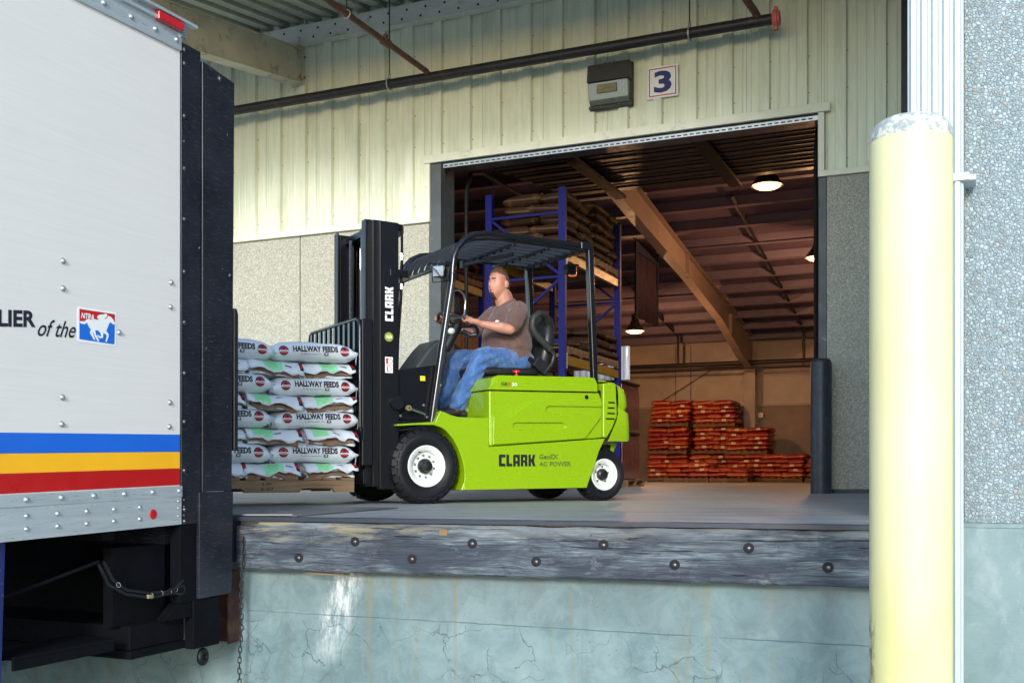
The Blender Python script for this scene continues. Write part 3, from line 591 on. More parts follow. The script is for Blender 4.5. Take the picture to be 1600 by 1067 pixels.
for x, ye in ((-4.24, 20.1), (-7.7, 19.0)):
    obj('branch_pipe', MB().tube([(x, 29.3, 3.26), (x, 29.3, 4.05), (x, 29.1, 4.12), (x, ye, roofz(ye) - .18)], .035, 8), M_PIPE, sp, smooth=60)
    for y in (21.5, 24, 26.5): obj('hanger', MB().tube([(x, y, roofz(y) - .17), (x, y, roofz(y))], .008, 6), M_PIPE, sp)
def highbay(x, y, z, s, lab, power):
    t = thing('high_bay_lamp', lab, 'lamp', (x, y, z), 0, 'lit high bay lamps')
    obj('lamp_shade', MB().lathe([(.07 * s, .34 * s), (.10 * s, .30 * s), (.13 * s, .20 * s), (.25 * s, .03 * s), (.275 * s, -.015 * s), (.262 * s, -.015 * s), (.24 * s, .03 * s), (.12 * s, .19 * s)], seg=28), M_SHADE, t, smooth=50)
    obj('ballast', MB().lathe([(0, .46 * s), (.09 * s, .46 * s), (.10 * s, .44 * s), (.10 * s, .34 * s), (0, .34 * s)], seg=20), M_SHADE, t, smooth=50)
    obj('glass', MB().lathe([(.245 * s, .01 * s), (.22 * s, -.03 * s), (.17 * s, -.055 * s), (0, -.06 * s)], seg=28), M_BULB, t, smooth=50)
    obj('stem', MB().tube([(0, 0, .45 * s), (0, 0, roofz(y) - z)], .012, 6), M_PIPE, t)
    ld = bpy.data.lights.new('lamp_light', 'POINT'); ld.energy = power; ld.color = (1, .50, .22); ld.shadow_soft_size = .10; lo = bpy.data.objects.new('lamp_light', ld); COL.objects.link(lo); lo.parent = t; lo.location = (0, 0, -.17 * s)
highbay(-3.12, 17.5, 4.92, .95, 'large lit high bay lamp just inside the top of the doorway', 10)
highbay(-2.82, 21.4, 4.45, .95, 'lit high bay lamp half hidden behind the right door jamb', 115)
highbay(-7.4, 24.2, 3.60, .85, 'lit high bay lamp low beside the hanging banner', 130)
bn = thing('hanging_banner', 'dark red and navy banner hanging from the roof between rack and rafter', 'banner', (-6.12, 20.0, 3.3))
mb = MB(); nn = 24
for (za, zb) in ((0, 1.5),):
    vs = []
    for i in range(nn + 1):
        y = 1.6 * i / nn; vs += [(.03 * sin(y * 14), y, 0 - .02 * y), (.015 * sin(y * 14 + 1), y, .75), (0, y, 1.5)]
    mb.add(vs, [(i * 3 + j, (i + 1) * 3 + j, (i + 1) * 3 + j + 1, i * 3 + j + 1) for i in range(nn) for j in range(2)])
o = obj('cloth', mb, M_BANNER, bn, smooth=180); md = o.modifiers.new('thick', 'SOLIDIFY'); md.thickness = .004
obj('border', MB().box(.02, .03, 0, .09, 0, 1.5).box(.02, .03, 1.52, 1.6, 0, 1.5).box(.02, .03, .095, 1.515, 1.28, 1.5), M_BANNER2, bn)
obj('hanging_pole', MB().tube([(0, -.05, 1.51), (0, 1.65, 1.51)], .02, 8).tube([(0, .1, 1.5), (0, .1, 2.35)], .005, 5).tube([(0, 1.5, 1.5), (0, 1.5, 2.1)], .005, 5), M_PIPE, bn)

# ------------------------------------------------------------------ canopy over the dock
def canz(y): return 6.98 - (YW - y) * .157
cp = thing('canopy_roof', 'ribbed metal canopy deck over the loading dock, seen from below at top left', 'canopy')
obj('deck', MB().prism([(8.4, canz(8.4) + .06), (YW + .3, canz(YW + .3) + .06), (YW + .3, canz(YW + .3) + .10), (8.4, canz(8.4) + .10)], -16.5, 0.6, 'yz'), M_DECK, cp)
dk = None
for i in range(60):
    x = -16.3 + i * .28
    if dk is None: dk = obj('deck_rib', MB().prism([(8.42, canz(8.42)), (YW - .01, canz(YW - .01)), (YW - .01, canz(YW) + .058), (8.42, canz(8.42) + .058)], -.07, .07, 'yz'), M_DECK, cp); dk.location = (x, 0, 0)
    else: c = dk.copy(); COL.objects.link(c); c.parent = cp; c.location = (x, 0, 0)
lg = thing('ledger_channel', 'white perforated steel ledger along the top of the wall under the canopy', 'steel channel')
obj('channel', MB().box(-10.4, .0, YW - .15, YW - .14, 6.62, 6.90).box(-10.4, .0, YW - .14, YW - .04, 6.62, 6.632).box(-10.4, 0, YW - .20, YW - .15, 6.612, 6.622), M_WHITEST, lg)
hl = None
for i in range(24):
    for z in (6.70, 6.82):
        x = -10.2 + i * .3 + (.08 if z > 6.75 else 0)
        if hl is None: hl = obj('hole', MB().lathe([(0, -.0), (.018, -.0)], axis='y', seg=12), M_HOLE, lg); hl.location = (x, YW - .152, z)
        else: c = hl.copy(); COL.objects.link(c); c.parent = lg; c.location = (x, YW - .152, z)
cbm = thing('canopy_beam', 'weathered cream steel canopy beam above the truck at top left', 'beam')
def cb(x, t):
    y0, y1 = 4.5, 13.33; zb = lambda y: 6.09 - (YW - y) * .157
    obj('web', MB().prism([(y0, zb(y0)), (y1, zb(y1)), (y1, zb(y1) + .49), (y0, zb(y0) + .49)], x - .08, x + .08, 'yz'), M_CREAMBEAM, t)
    obj('flange', MB().prism([(y0, zb(y0) - .012), (y1, zb(y1) - .012), (y1, zb(y1) - .0), (y0, zb(y0) - .0)], x - .11, x + .11, 'yz').prism([(y0, zb(y0) + .491), (y1, zb(y1) + .491), (y1, zb(y1) + .503), (y0, zb(y0) + .503)], x - .12, x + .12, 'yz'), M_CREAMBEAM, t)
    obj('end_plate', MB().box(x - .12, x + .12, 13.331, 13.36, 6.04, 6.62), M_CREAMBEAM, t, bevel=.003); obj('seat_bracket', MB().box(x - .1, x + .1, 13.20, 13.33, 6.59, 6.72), M_WHITEST, t, bevel=.004)
cb(-9.33, cbm)
for z in (6.15, 6.45): obj('bolt', MB().lathe([(0, -.02), (.015, -.018), (.018, 0)], origin=(-9.2, 13.33, z), axis='y', seg=8), M_BOLT, cbm)
# sprinkler pipe outside
dp = thing('dry_sprinkler_pipe', 'long rusty black sprinkler pipe with red end coupling hung along the wall', 'pipe')
obj('pipe', MB().tube([(-13.5, 13.0, 5.69), (-2.24, 13.0, 5.71)], .068, 14), M_PIPE, dp, smooth=60)
obj('branch', MB().tube([(-6.93, 13.0, 5.73), (-6.93, 12.9, 5.76), (-6.93, 8.6, 5.74)], .04, 10), M_PIPER, dp, smooth=60); obj('branch', MB().tube([(-2.42, 13.0, 5.74), (-2.45, 12.9, 5.80), (-2.75, 12.2, 6.2)], .045, 10), M_PIPER, dp, smooth=60)
obj('coupling', MB().tube([(-6.93, 11.9, 5.753), (-6.93, 11.75, 5.752)], .055, 10).sphere((-6.93, 11.82, 5.83), (.035, .035, .03)), M_PIPER, dp, smooth=60)
obj('end_coupling', MB().lathe([(0, -.01), (.09, -.01), (.10, 0), (.10, .05), (.085, .055), (.085, .075), (0, .075)], origin=(-2.24, 13.0, 5.71), axis='x', seg=20).box(-2.235, -2.19, 12.97, 13.03, 5.80, 5.85).box(-2.235, -2.19, 12.97, 13.03, 5.57, 5.62), M_REDCAP, dp, bevel=.004)
for x, y in ((-7.56, 13.0), (-3.27, 13.0)):
    obj('clevis_hanger', MB().torus((x, y, 5.70), (1, 0, 0), .082, .012, 24, 6).tube([(x, y, 5.77), (x, y, 5.85)], .02, 6), M_GALV, dp, smooth=180); obj('hanger_rod', MB().tube([(x, y, 5.8), (x, y, 6.95)], .009, 6), M_PIPE, dp)
obj('clevis_hanger', MB().torus((-6.93, 10.9, 5.75), (0, 1, 0), .05, .009, 20, 6), M_GALV, dp, smooth=180); obj('hanger_rod', MB().tube([(-6.93, 10.9, 5.79), (-6.93, 10.9, 6.6)], .008, 6), M_PIPE, dp)

# wall lamp
wl = thing('wall_pack_lamp', 'square bronze wall lamp with hazy glass on the siding over the door', 'wall lamp', (-4.40, YW - .036, 5.32))
obj('backplate', MB().box(-.30, .30, -.03, 0, -.29, .29), M_LAMPB, wl, bevel=.012)
obj('hood', MB().prism([(-.03, .04), (-.20, .03), (-.17, .26), (-.12, .285), (-.03, .285)], -.285, .285, 'yz'), M_LAMPB, wl, bevel=.012)
obj('lens', MB().prism([(-.03, -.25), (-.10, -.25), (-.155, -.20), (-.185, .025), (-.03, .035)], -.27, .27, 'yz'), M_LGT_DIFF, wl, bevel=.01)
obj('reflector', MB().box(-.15, .12, -.190, -.183, -.12, -.01), M_LGT_REF, wl, bevel=.003); obj('lower_frame', MB().box(-.29, .29, -.10, -.031, -.285, -.255), M_LAMPB, wl, bevel=.004)
for x in (-.06, .06, .0): obj('hinge_screw', MB().sphere((x, -.1, .292), .012, 8, 6), M_LAMPB, wl)
for x in (-.12, .12): obj('latch_screw', MB().sphere((x, -.10, -.27), .012, 8, 6), M_BOLT, wl)
# sign 3
sg = thing('number_sign', 'white square sign with a red border and dark blue number 3', 'sign', (-3.71, YW - .045, 5.287))
obj('board', MB().box(-.205, .205, -.012, 0, -.205, .205), M_WHITE, sg, bevel=.006)
obj('border', MB().box(-.18, .18, -.0145, -.0125, .168, .180).box(-.18, .18, -.0145, -.0125, -.180, -.168).box(-.18, -.168, -.0145, -.0125, -.167, .167).box(.168, .18, -.0145, -.0125, -.167, .167), M_REDP, sg)
put_text('number', '3', M_NAVY, sg, (-.115, -.0125, -.14), (1, 0, 0), (0, 0, 1), .235, .28, bold=.035, lift=.003)
# dark bollard by the door
db = thing('bollard', 'dark blue-grey steel bollard guarding the right door jamb', 'bollard', (-1.70, 13.12, 0))
obj('post', MB().lathe([(.122, 0), (.122, 1.54), (.116, 1.575), (.10, 1.60), (.0, 1.615)], seg=36), M_DBOL, db, smooth=50)

# ------------------------------------------------------------------ right wing, downspout, yellow bollard
wg = thing('wing_wall', 'near pebble-dash wall at the right edge with smooth trowelled concrete below', 'wall', (-.055, 5.8, 0))
obj('aggregate_face', MB().box(0, 6.2, 0, 7.9, -.0, 9.0), M_AGGN, wg); obj('trowelled_base', MB().box(-.01, 6.2, -.02, 7.9, -1.3, -.025), M_STUC, wg, bevel=.008); obj('ledge_bead', MB().box(-.005, 6.2, -.012, .0, -.024, -.002), M_STUC, wg)
ds = thing('downspout', 'white ribbed metal downspout strapped to the wall behind the yellow bollard', 'downspout', (-.185, 5.66, 0))
prof = []
for i in range(5):
    x0 = -.125 + i * .05; prof += [(x0 + .006, -.055), (x0 + .014, -.075), (x0 + .036, -.075), (x0 + .044, -.055)]
prof = [(-.128, .06)] + [(-.128, -.05)] + prof + [(.128, -.05), (.128, .06)]
obj('pipe', MB().prism(prof, -1.25, 9, 'xy'), M_WPVC, ds, bevel=.003)
obj('strap', MB().box(-.14, .155, -.083, .07, 1.66, 1.70), M_WPVC, ds, bevel=.004); obj('strap_lug', MB().box(.13, .185, -.05, .11, 1.665, 1.695), M_WPVC, ds, bevel=.006)
yb = thing('yellow_bollard', 'tall faded pale yellow steel bollard in the foreground with a chipped grey cap', 'bollard', (-.2095, 3.946, -1.25))
obj('post', MB().lathe([(.137, 0), (.137, 2.64), (.1355, 2.65)], seg=64), M_YB, yb, smooth=50, loc=(0, 0, 0))
obj('cap', MB().lathe([(.1362, 2.648), (.136, 2.675), (.128, 2.70), (.10, 2.722), (.05, 2.737), (0, 2.742)], seg=64), M_CAP, yb, smooth=180)

# ================================================================== BOX TRUCK (side panel in the plane X = -3.74)
tk = thing('box_truck', 'white box truck with blue, yellow and red stripes backed up to the dock', 'truck', (-3.74, 4.31, 0))
SL = .0245
def sh(mb):  # the truck stands nose down by a hair: its long lines rise towards the dock
    mb.v = [(x, y, z + SL * min(y, 0) * 1.0) for x, y, z in mb.v]; return mb
obj('box_body', sh(MB().box(-2.5, 0, -7.5, 0, 0, 2.41)), M_TW, tk)
obj('top_rail', sh(MB().prism([(0.001, 2.405), (.012, 2.405), (.012, 2.50), (.03, 2.50), (.03, 2.515), (.012, 2.53), (.012, 2.56), (0.001, 2.56)], -7.5, .0, 'xz').box(.0121, .045, -7.5, .085, 2.545, 2.56)), M_ALU, tk, bevel=.002)
obj('roof_cap', sh(MB().box(-2.5, 0, -7.5, .0, 2.4105, 2.56)), M_ALU, tk)
obj('bottom_rail', sh(MB().prism([(.002, -.015), (.014, -.015), (.014, .125), (.020, .13), (.020, .182), (.002, .182)], -7.5, -.003, 'xz')), M_ALU, tk, bevel=.002)
for nm, m, z0, z1 in (('blue_stripe', M_BLUE, .356, .444), ('yellow_stripe', M_YEL, .2722, .3553), ('red_stripe', M_RED, .187, .2715)): obj(nm, sh(MB().box(.0005, .0025, -7.5, -.003, z0, z1)), m, tk)
rv = [None]
def rivet(y, z, s=1.0, x=0.003, parent=tk):
    if rv[0] is None: rv[0] = mesh_from(MB().lathe([(0, .009), (.006, .0083), (.011, .005), (.0125, 0), (.0145, -.001)], axis='x', seg=14), 'rivet', M_ALU2); [setattr(p, 'use_smooth', True) for p in rv[0].polygons]
    o = link('rivet', rv[0], parent); o.location = (x, y, z + SL * min(y, 0)); o.scale = (s, s, s)
for y, z in ((-.762, 1.212), (-.762, 1.09), (-.066, 1.213), (-.071, 1.089), (-.766, .604), (-.769, .484), (-.076, .606), (-.08, .483), (-.422, .926), (-1.46, 1.212), (-1.46, 1.09), (-1.46, .604), (-1.46, .484)): rivet(y, z)
for i in range(9): rivet(-.028 - i * .19, .158, 1.0, .021)
for i in range(7):
    for z in (.088, .032): rivet(-.30 - i * .168, z, .85, .015)
for z in (.105, .07, .03): rivet(-.028, z, .5, .015)
for y in (-.038, -.19, -.355, -.53, -.71): rivet(y, 2.45, 1.1, .013)
rf2 = obj('marker_lamp', sh(MB().box(.013, .04, -.195, -.012, 2.495, 2.54)), M_LENSR, tk, bevel=.006)
obj('lamp_tab', sh(MB().box(.012, .02, -.01, .03, 2.475, 2.54)), M_ALU2, tk)
obj('reflector', sh(MB().lathe([(0, .004), (.022, .003), (.025, 0)], origin=(.0145, -.208, .049), axis='x', seg=28)), M_RED, tk, smooth=40)
obj('rear_post', MB().box(-.10, .008, .002, .150, -.017, 2.455), M_BPL, tk, bevel=.003)
obj('guide_plate', MB().prism([(.156, .150), (.395, .150), (.419, 2.38), (.156, 2.41)], -.04, .016, 'yz'), M_BPL, tk, bevel=.004)
obj('rear_frame', MB().box(-2.5, -.101, .002, .15, -.12, 2.455), M_BPL, tk)
obj('lower_guide', MB().prism([(.120, -.41), (.386, -.405), (.40, .147), (.125, .147)], -.05, .022, 'yz'), M_BPL, tk, bevel=.004)
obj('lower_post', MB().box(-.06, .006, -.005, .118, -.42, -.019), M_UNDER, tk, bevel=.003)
obj('bumper_strip', MB().prism([(.421, .37), (.455, .37), (.458, 1.12), (.445, 1.15), (.421, 1.15)], -.03, .012, 'yz'), M_VINYL, tk, bevel=.006)
bo = [None]
def pbolt(y, z, s=1, x=.009):
    if bo[0] is None: bo[0] = mesh_from(MB().lathe([(0, .008), (.007, .007), (.009, .003), (.0135, .002), (.0135, 0)], axis='x', seg=12), 'bolt', M_BOLT)
    o = link('bolt', bo[0], tk); o.location = (x, y, z); o.scale = (s, s, s)
for z in (2.40, 2.33, 2.06, 1.79, 1.53, 1.26, 1.0, .74, .49, .24, .04, -.02 + .0): pbolt(.022, z + .02)
for z in (2.36,): pbolt(.29, z, 1.3, .017)
for z in (.11, .075, .03): pbolt(.02, z, .5)
# under the box
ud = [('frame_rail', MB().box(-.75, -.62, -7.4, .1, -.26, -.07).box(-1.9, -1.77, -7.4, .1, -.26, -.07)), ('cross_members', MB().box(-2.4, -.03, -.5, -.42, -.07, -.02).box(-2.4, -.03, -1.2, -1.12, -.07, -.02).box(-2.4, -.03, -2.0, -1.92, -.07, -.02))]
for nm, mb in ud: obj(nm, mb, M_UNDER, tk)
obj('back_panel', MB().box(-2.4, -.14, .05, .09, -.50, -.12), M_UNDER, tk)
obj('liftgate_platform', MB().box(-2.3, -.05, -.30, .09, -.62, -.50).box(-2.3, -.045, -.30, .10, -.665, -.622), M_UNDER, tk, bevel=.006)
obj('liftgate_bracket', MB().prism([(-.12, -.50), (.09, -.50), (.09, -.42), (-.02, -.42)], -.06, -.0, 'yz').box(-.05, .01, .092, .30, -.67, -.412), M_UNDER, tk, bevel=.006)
for i in range(12):
    for j in range(3):
        o = obj('tread_bar', MB().obox((-.044, -.28 + i * .03, -.43 - j * .03), (.001, 0, 0), (0, .011, .008 * (1 if (i + j) % 2 else -1)), (0, .003, -.003)), M_UNDER, tk) if False else None
obj('side_plate', MB().box(-.16, -.10, -.36, .0, -.50, -.12), M_UNDER, tk)
obj('step_channel', MB().box(-.30, -.03, -1.0, -.42, -.555, -.54).box(-.045, -.03, -1.0, -.42, -.60, -.555).box(-.30, -.285, -1.0, -.42, -.60, -.555), M_UNDER, tk, bevel=.003)
obj('side_leg', sh(MB().prism([(-1.40, -.02), (-1.052, -.02), (-1.085, -.95), (-1.40, -.95)], -.06, -.02, 'yz')), M_BLUELEG, tk)
hz_ = [(-.02, -.50, -.17), (-.02, -.44, -.26), (-.02, -.36, -.315), (-.01, -.22, -.345), (-.005, -.10, -.352), (.0, -.02, -.335), (.0, .02, -.30)]
hb = [(-.03, -.52, -.18), (-.03, -.46, -.28), (-.02, -.36, -.335), (-.005, -.2, -.37), (-.002, -.06, -.36), (.0, .01, -.375), (.0, .035, -.355), (0, .02, -.33), (.0, -.08, -.345)]
obj('hydraulic_hose', MB().tube(hz_, .0085, 8), M_HOSE, tk, smooth=60); obj('hydraulic_hose', MB().tube(hb, .0085, 8), M_HOSE, tk, smooth=60); obj('hydraulic_hose', MB().tube([(-.05, -.5, -.17), (-.1, -.75, -.24), (-.2, -1.1, -.34)], .009, 8), M_UNDER, tk, smooth=60)
for y, z in ((-.42, -.285), (-.20, -.358), (-.13, -.355), (-.07, -.352), (-.025, -.345)): obj('cable_tie', MB().torus((-.005, y, z), (0, 1, .1), .012, .002, 16, 5), M_TIE, tk, smooth=180)
obj('hose_fitting', MB().tube([(.004, -.235, -.36), (.004, -.205, -.362)], .011, 6), M_LGT_REF, tk)
obj('rubber_roller', MB().torus((-.02, .20, -.725), (1, .2, 0), .032, .017, 20, 8), M_RUB, tk, smooth=180)
obj('rear_sun_block', MB().box(-2.35, -.12, -2.6, -1.5, -.80, -.08), M_UNDER, tk, bevel=.01); obj('front_sun_block', MB().box(-2.35, -.12, -6.8, -4.4, -.75, -.08), M_UNDER, tk, bevel=.03)  # unseen boxes added under the truck to keep sun off the dock wall
for x in (-.55, -2.4): obj('sun_block_flap', MB().box(x, x + .5, -3.02, -3.0, -1.15, -.08), M_RUB, tk)  # unseen flaps added to stop sun passing under the truck
obj('axle', MB().tube([(-2.3, -3.6, -.78), (-.2, -3.6, -.78)], .07, 12), M_UNDER, tk)
for x in (-.32, -2.18):
    o = obj('wheel', MB().lathe([(.18, -.12), (.42, -.13), (.46, -.09), (.46, .09), (.42, .13), (.18, .12)], origin=(x, -3.6, -.79), axis='x', seg=36), M_RUB, tk, smooth=40); obj('rim', MB().lathe([(0, .03), (.12, .05), (.2, .10), (.22, .115)], origin=(x, -3.6, -.79), axis='x', seg=28), M_RIM, o, smooth=40)
# lettering
U, V, NN = (0, 1, -.0 + SL), (0, 0, 1), (1, 0, 0)
put_text('lettering', 'SUPPLIER', M_INK, tk, (0, -1.335, .832), (0, 1, .11), V, .425, .073, bold=.035, lift=.0015, n=NN)
put_text('lettering', 'of the', M_INK, tk, (0, -.902, .842), (0, 1, .075), V, .215, .075, bold=.008, shear=.45, lift=.0015, n=NN)
def truckpt(px, py):  # sticker coordinates in its own 475 x 495 drawing
    fx = (px - 975) / 470.; tz = 1.003 + fx * .006; bz = .843 + fx * .005; tp = 75 + fx * 65; bp = 520 + fx * 50
    return (-.677 + fx * .235, tz + (bz - tz) * (py - tp) / (bp - tp))
def stick(name, pts, m, x0, x1, smooth=None):
    mb = MB(); q = [truckpt(*p) for p in pts]; mb.prism(q, x0, x1, 'yz'); return obj(name, mb, m, st)
st = obj('sticker', MB().prism([truckpt(*p) for p in ((990, 75), (1432, 138), (1445, 148), (1448, 552), (1438, 566), (1425, 570), (990, 522), (976, 512), (970, 500), (972, 90), (978, 80))], .0005, .0015, 'yz'), M_WHITE, tk)
stick('red_field', [(994, 104), (1422, 165), (1428, 172), (1428, 268), (994, 255)], M_REDP, .0016, .0022)
stick('blue_field', [(994, 256), (1428, 269), (1422, 540), (1412, 546), (1000, 488), (994, 480)], M_BLUEP, .0016, .0022)
hs_ = [(992, 262), (1050, 262), (1085, 235), (1130, 220), (1180, 232), (1232, 243), (1212, 222), (1205, 200), (1215, 185), (1250, 170), (1288, 170), (1300, 160), (1320, 162), (1332, 178), (1326, 200), (1300, 220), (1295, 234), (1318, 222), (1340, 200), (1348, 182), (1360, 194), (1378, 202), (1405, 235), (1430, 278), (1420, 298), (1400, 290), (1370, 268), (1358, 278), (1335, 330), (1318, 378), (1348, 420), (1345, 450), (1325, 515), (1308, 512), (1325, 450), (1318, 425), (1282, 402), (1276, 465), (1240, 472), (1205, 442), (1210, 428), (1245, 450), (1256, 445), (1245, 405), (1215, 372), (1182, 372), (1188, 420), (1232, 505), (1212, 510), (1168, 430), (1155, 388), (1152, 412), (1182, 490), (1166, 494), (1116, 402), (1130, 360), (1100, 322), (1085, 277), (1050, 298), (1010, 290)]
stick('horse_and_rider', hs_, M_WHITE, .0023, .0029)
put_text('lettering', 'NTRA', M_WHITE, st, (.0023, -.659, .953), (0, 1, .0), V, .078, .026, bold=.03, shear=.25, lift=.0006, n=NN)

# ================================================================== FORKLIFT (local: +x to the forks, +y the side facing the camera)
FL = (-4.4596, 7.8122, 0); FA = radians(-125.4)
fk = thing('forklift', 'lime green electric forklift with black mast, overhead guard and white rims', 'forklift', FL, FA)
HW = .585
# chassis skirt with front fender, one body through the width but hollowed over the front axle
sk_ = [(-.29, .106), (-.322, .20), (-.318, .266), (-.298, .36), (-.262, .446), (-.215, .52), (-.155, .582), (-.10, .612), (-.04, .627), (.10, .624), (.278, .612), (.278, .628), (.10, .642), (-.055, .655), (-.10, .745), (-.20, .712), (-.26, .698), (-.55, .698), (-.55, .461), (-1.725, .549), (-1.655, .43), (-1.60, .28), (-1.52, .117)]
obj('chassis', MB().prism(sk_, -HW, HW), M_GREEN, fk, bevel=.012, seg=3)
obj('skirt_lower', MB().prism([(-.31, .108), (-.315, .20), (-1.562, .222), (-1.522, .118)], HW - .02, HW + .006), M_GREEN, fk, bevel=.005)
obj('axle_housing', MB().prism([(.30, .16), (.30, .58), (-.1, .58), (-.25, .4), (-.25, .16)], -.33, .33), M_CHAS, fk)
# hood / battery side
hood = obj('battery_hood', MB().prism([(-.552, .464), (-.552, .925), (-1.66, .950), (-1.70, .86), (-1.70, .553)], -HW + .004, HW - .004), M_GREEN, fk, bevel=.015, seg=3)
# embossed side door
pn = [(-.58, .72), (-.60, .705), (-.69, .705), (-.74, .715), (-.79, .745), (-.87, .80), (-.93, .835), (-.99, .852), (-1.66, .868), (-1.675, .80), (-1.665, .73), (-1.50, .548), (-1.48, .541), (-.575, .476)]
cut = MB().prism([(-1.13 - .03 * 0, .745), (-1.10, .760), (-1.09, .780), (-1.10, .80), (-1.13, .812), (-1.70, .822), (-1.70, .757)], HW + .003, HW + .05)
cut.prism([(-.79, .605), (-.77, .618), (-.765, .635), (-.77, .652), (-.79, .662), (-1.26, .672), (-1.285, .662), (-1.295, .645), (-1.285, .628), (-1.26, .62)], HW + .003, HW + .05)
for sgn in (1, -1):
    mb = MB().prism(pn, (HW - .012), (HW + .020)); mbc = MB(); mbc.v = [(x, y, z) for x, y, z in cut.v]; mbc.f = list(cut.f); mbc.m = list(cut.m)
    if sgn < 0: mb.v = [(x, -y, z) for x, y, z in mb.v]; mbc.v = [(x, -y, z) for x, y, z in mbc.v]
    o = obj('side_panel', mb, M_GREEN); cme = mesh_from(mbc, 'cutter', M_GREEN); co = bpy.data.objects.new('cutter', cme); COL.objects.link(co)
    bmod = o.modifiers.new('b', 'BOOLEAN'); bmod.object = co; bmod.operation = 'DIFFERENCE'; bmod.solver = 'EXACT'
    bpy.context.view_layer.update(); dg = bpy.context.evaluated_depsgraph_get(); nm = bpy.data.meshes.new_from_object(o.evaluated_get(dg)); o.modifiers.clear(); o.data = nm
    bpy.data.objects.remove(co); o.parent = fk
    for p in nm.polygons: p.use_smooth = True
    md = o.modifiers.new('bevel', 'BEVEL'); md.width = .014; md.segments = 3; md.limit_method = 'ANGLE'; md.angle_limit = radians(40); md.harden_normals = True
# hood lid
lid = MB(); zl = lambda x: .930 + (-.552 - x) * .0225
def ring(x, y, z): return (x, y, z)
pr = [(-.552, HW - .002, 0), (-.56, HW - .002, .012), (-.575, HW - .006, .06), (-.61, HW - .055, .098), ]
x0, x1 = -.552, -1.64
def section(x, inset, zz): y = HW - .002
secs = []
for x, k in ((-.545, 0), (-.56, .02), (-.60, .09), (-.66, .112), (-1.55, .118), (-1.64, .112)):
    b = zl(x); hgt = .012 + k; y = HW - .001
    secs.append([(x, -y, b), (x, -y, b + min(hgt, .062)), (x, -(y - .045) if hgt > .07 else -y + .004, b + hgt), (x, (y - .045) if hgt > .07 else y - .004, b + hgt), (x, y, b + min(hgt, .062)), (x, y, b)])
vs = [p for s_ in secs for p in s_]; k = 6
fs = [(i * k + j, i * k + (j + 1) % k, (i + 1) * k + (j + 1) % k, (i + 1) * k + j) for i in range(len(secs) - 1) for j in range(k)] + [tuple(range(k)), tuple(range((len(secs) - 1) * k, len(secs) * k))]
obj('hood_lid', MB().add(vs, fs), M_GREEN, fk, bevel=.012, seg=3)
obj('lid_gap', MB().prism([(-.556, .921), (-1.665, .945), (-1.665, .9525), (-.556, .9285)], -HW - .0005, HW + .0005), M_CHAS, fk)
obj('seat_plinth', MB().prism([(-.86, 1.045), (-.90, 1.075), (-1.16, 1.08), (-1.21, 1.05)], .12, .42), M_GREEN, fk, bevel=.012, seg=3)
# rear body side with vents
rb = [(-1.702, .556), (-1.702, .955), (-1.70, 1.03), (-1.80, 1.045), (-1.845, 1.02), (-1.86, .75), (-1.80, .63), (-1.745, .553)]
obj('rear_side_body', MB().prism(rb, -HW + .002, HW - .002), M_GREEN, fk, bevel=.014, seg=3)
vt = None
for i, (xc, z, l) in enumerate(((-1.79, .865, .034), (-1.785, .818, .036), (-1.785, .770, .038), (-1.775, .722, .046))):
    obj('vent_slot', MB().tube([(xc - l, HW - .001, z), (xc + l, HW - .001, z)], .0065, 8), M_CHAS, fk)
# counterweight: lofted rounded block
cw = MB(); prof = [(.525, 2.01, .006), (.54, 2.025, 0), (.70, 2.02, 0), (.775, 2.01, 0), (.795, 1.985, .010), (.815, 1.988, .009), (.835, 1.998, 0), (.93, 1.985, 0), (.985, 1.965, .010), (1.02, 1.93, .028), (1.045, 1.88, .06), (1.055, 1.82, .11)]
ringv = []
for z, xb, inset in prof:
    yw = HW - inset; rr = .075; pts = [(-1.66, yw)]
    for j in range(9): an = pi / 2 * j / 8; pts.append((-(xb - rr) - rr * sin(an) * 1.0 - .0, yw - rr + rr * cos(an)))
    bulge = .13; pts += [(-(xb + bulge * (1 - (t / (yw - rr)) ** 2)), t) for t in [(yw - rr) * (1 - q / 6) for q in range(1, 7)]]
    full = pts + [(x, -y) for x, y in reversed(pts[:-1])]; ringv.append([(x, y, z) for x, y in full])
k = len(ringv[0]); vs = [p for r in ringv for p in r]
fs = [(i * k + j, i * k + j + 1, (i + 1) * k + j + 1, (i + 1) * k + j) for i in range(len(ringv) - 1) for j in range(k - 1)] + [tuple(range(k)), tuple(range((len(ringv) - 1) * k, len(ringv) * k))]
cwo = MB().add([(x if x < -1.67 else (-1.864 if z > .74 else -1.75 - .112 * max(0, z - .525) / .215), y, z) for x, y, z in vs], fs); obj('counterweight', cwo, M_GREEN, fk, smooth=40)
obj('counterweight_foot', MB().prism([(-1.80, .515), (-1.98, .515), (-1.90, .36), (-1.80, .44)], -.42, .42), M_GREEN, fk, bevel=.01)
obj('deck_cover', MB().prism([(-1.44, 1.05), (-1.56, 1.082), (-1.70, 1.085), (-1.84, 1.078), (-1.95, 1.03), (-1.90, 1.0), (-1.44, 1.0)], -.42, .42), M_GREEN, fk, bevel=.02, seg=3)
obj('underbody', MB().box(-1.9, -.3, -.42, .42, .13, .5), M_CHAS, fk)
obj('door_lock', MB().lathe([(0, .016), (.013, .014), (.017, .008), (.017, 0)], origin=(-1.52, HW + .0, .905), axis='y', seg=16), M_CHAS, fk, smooth=40)
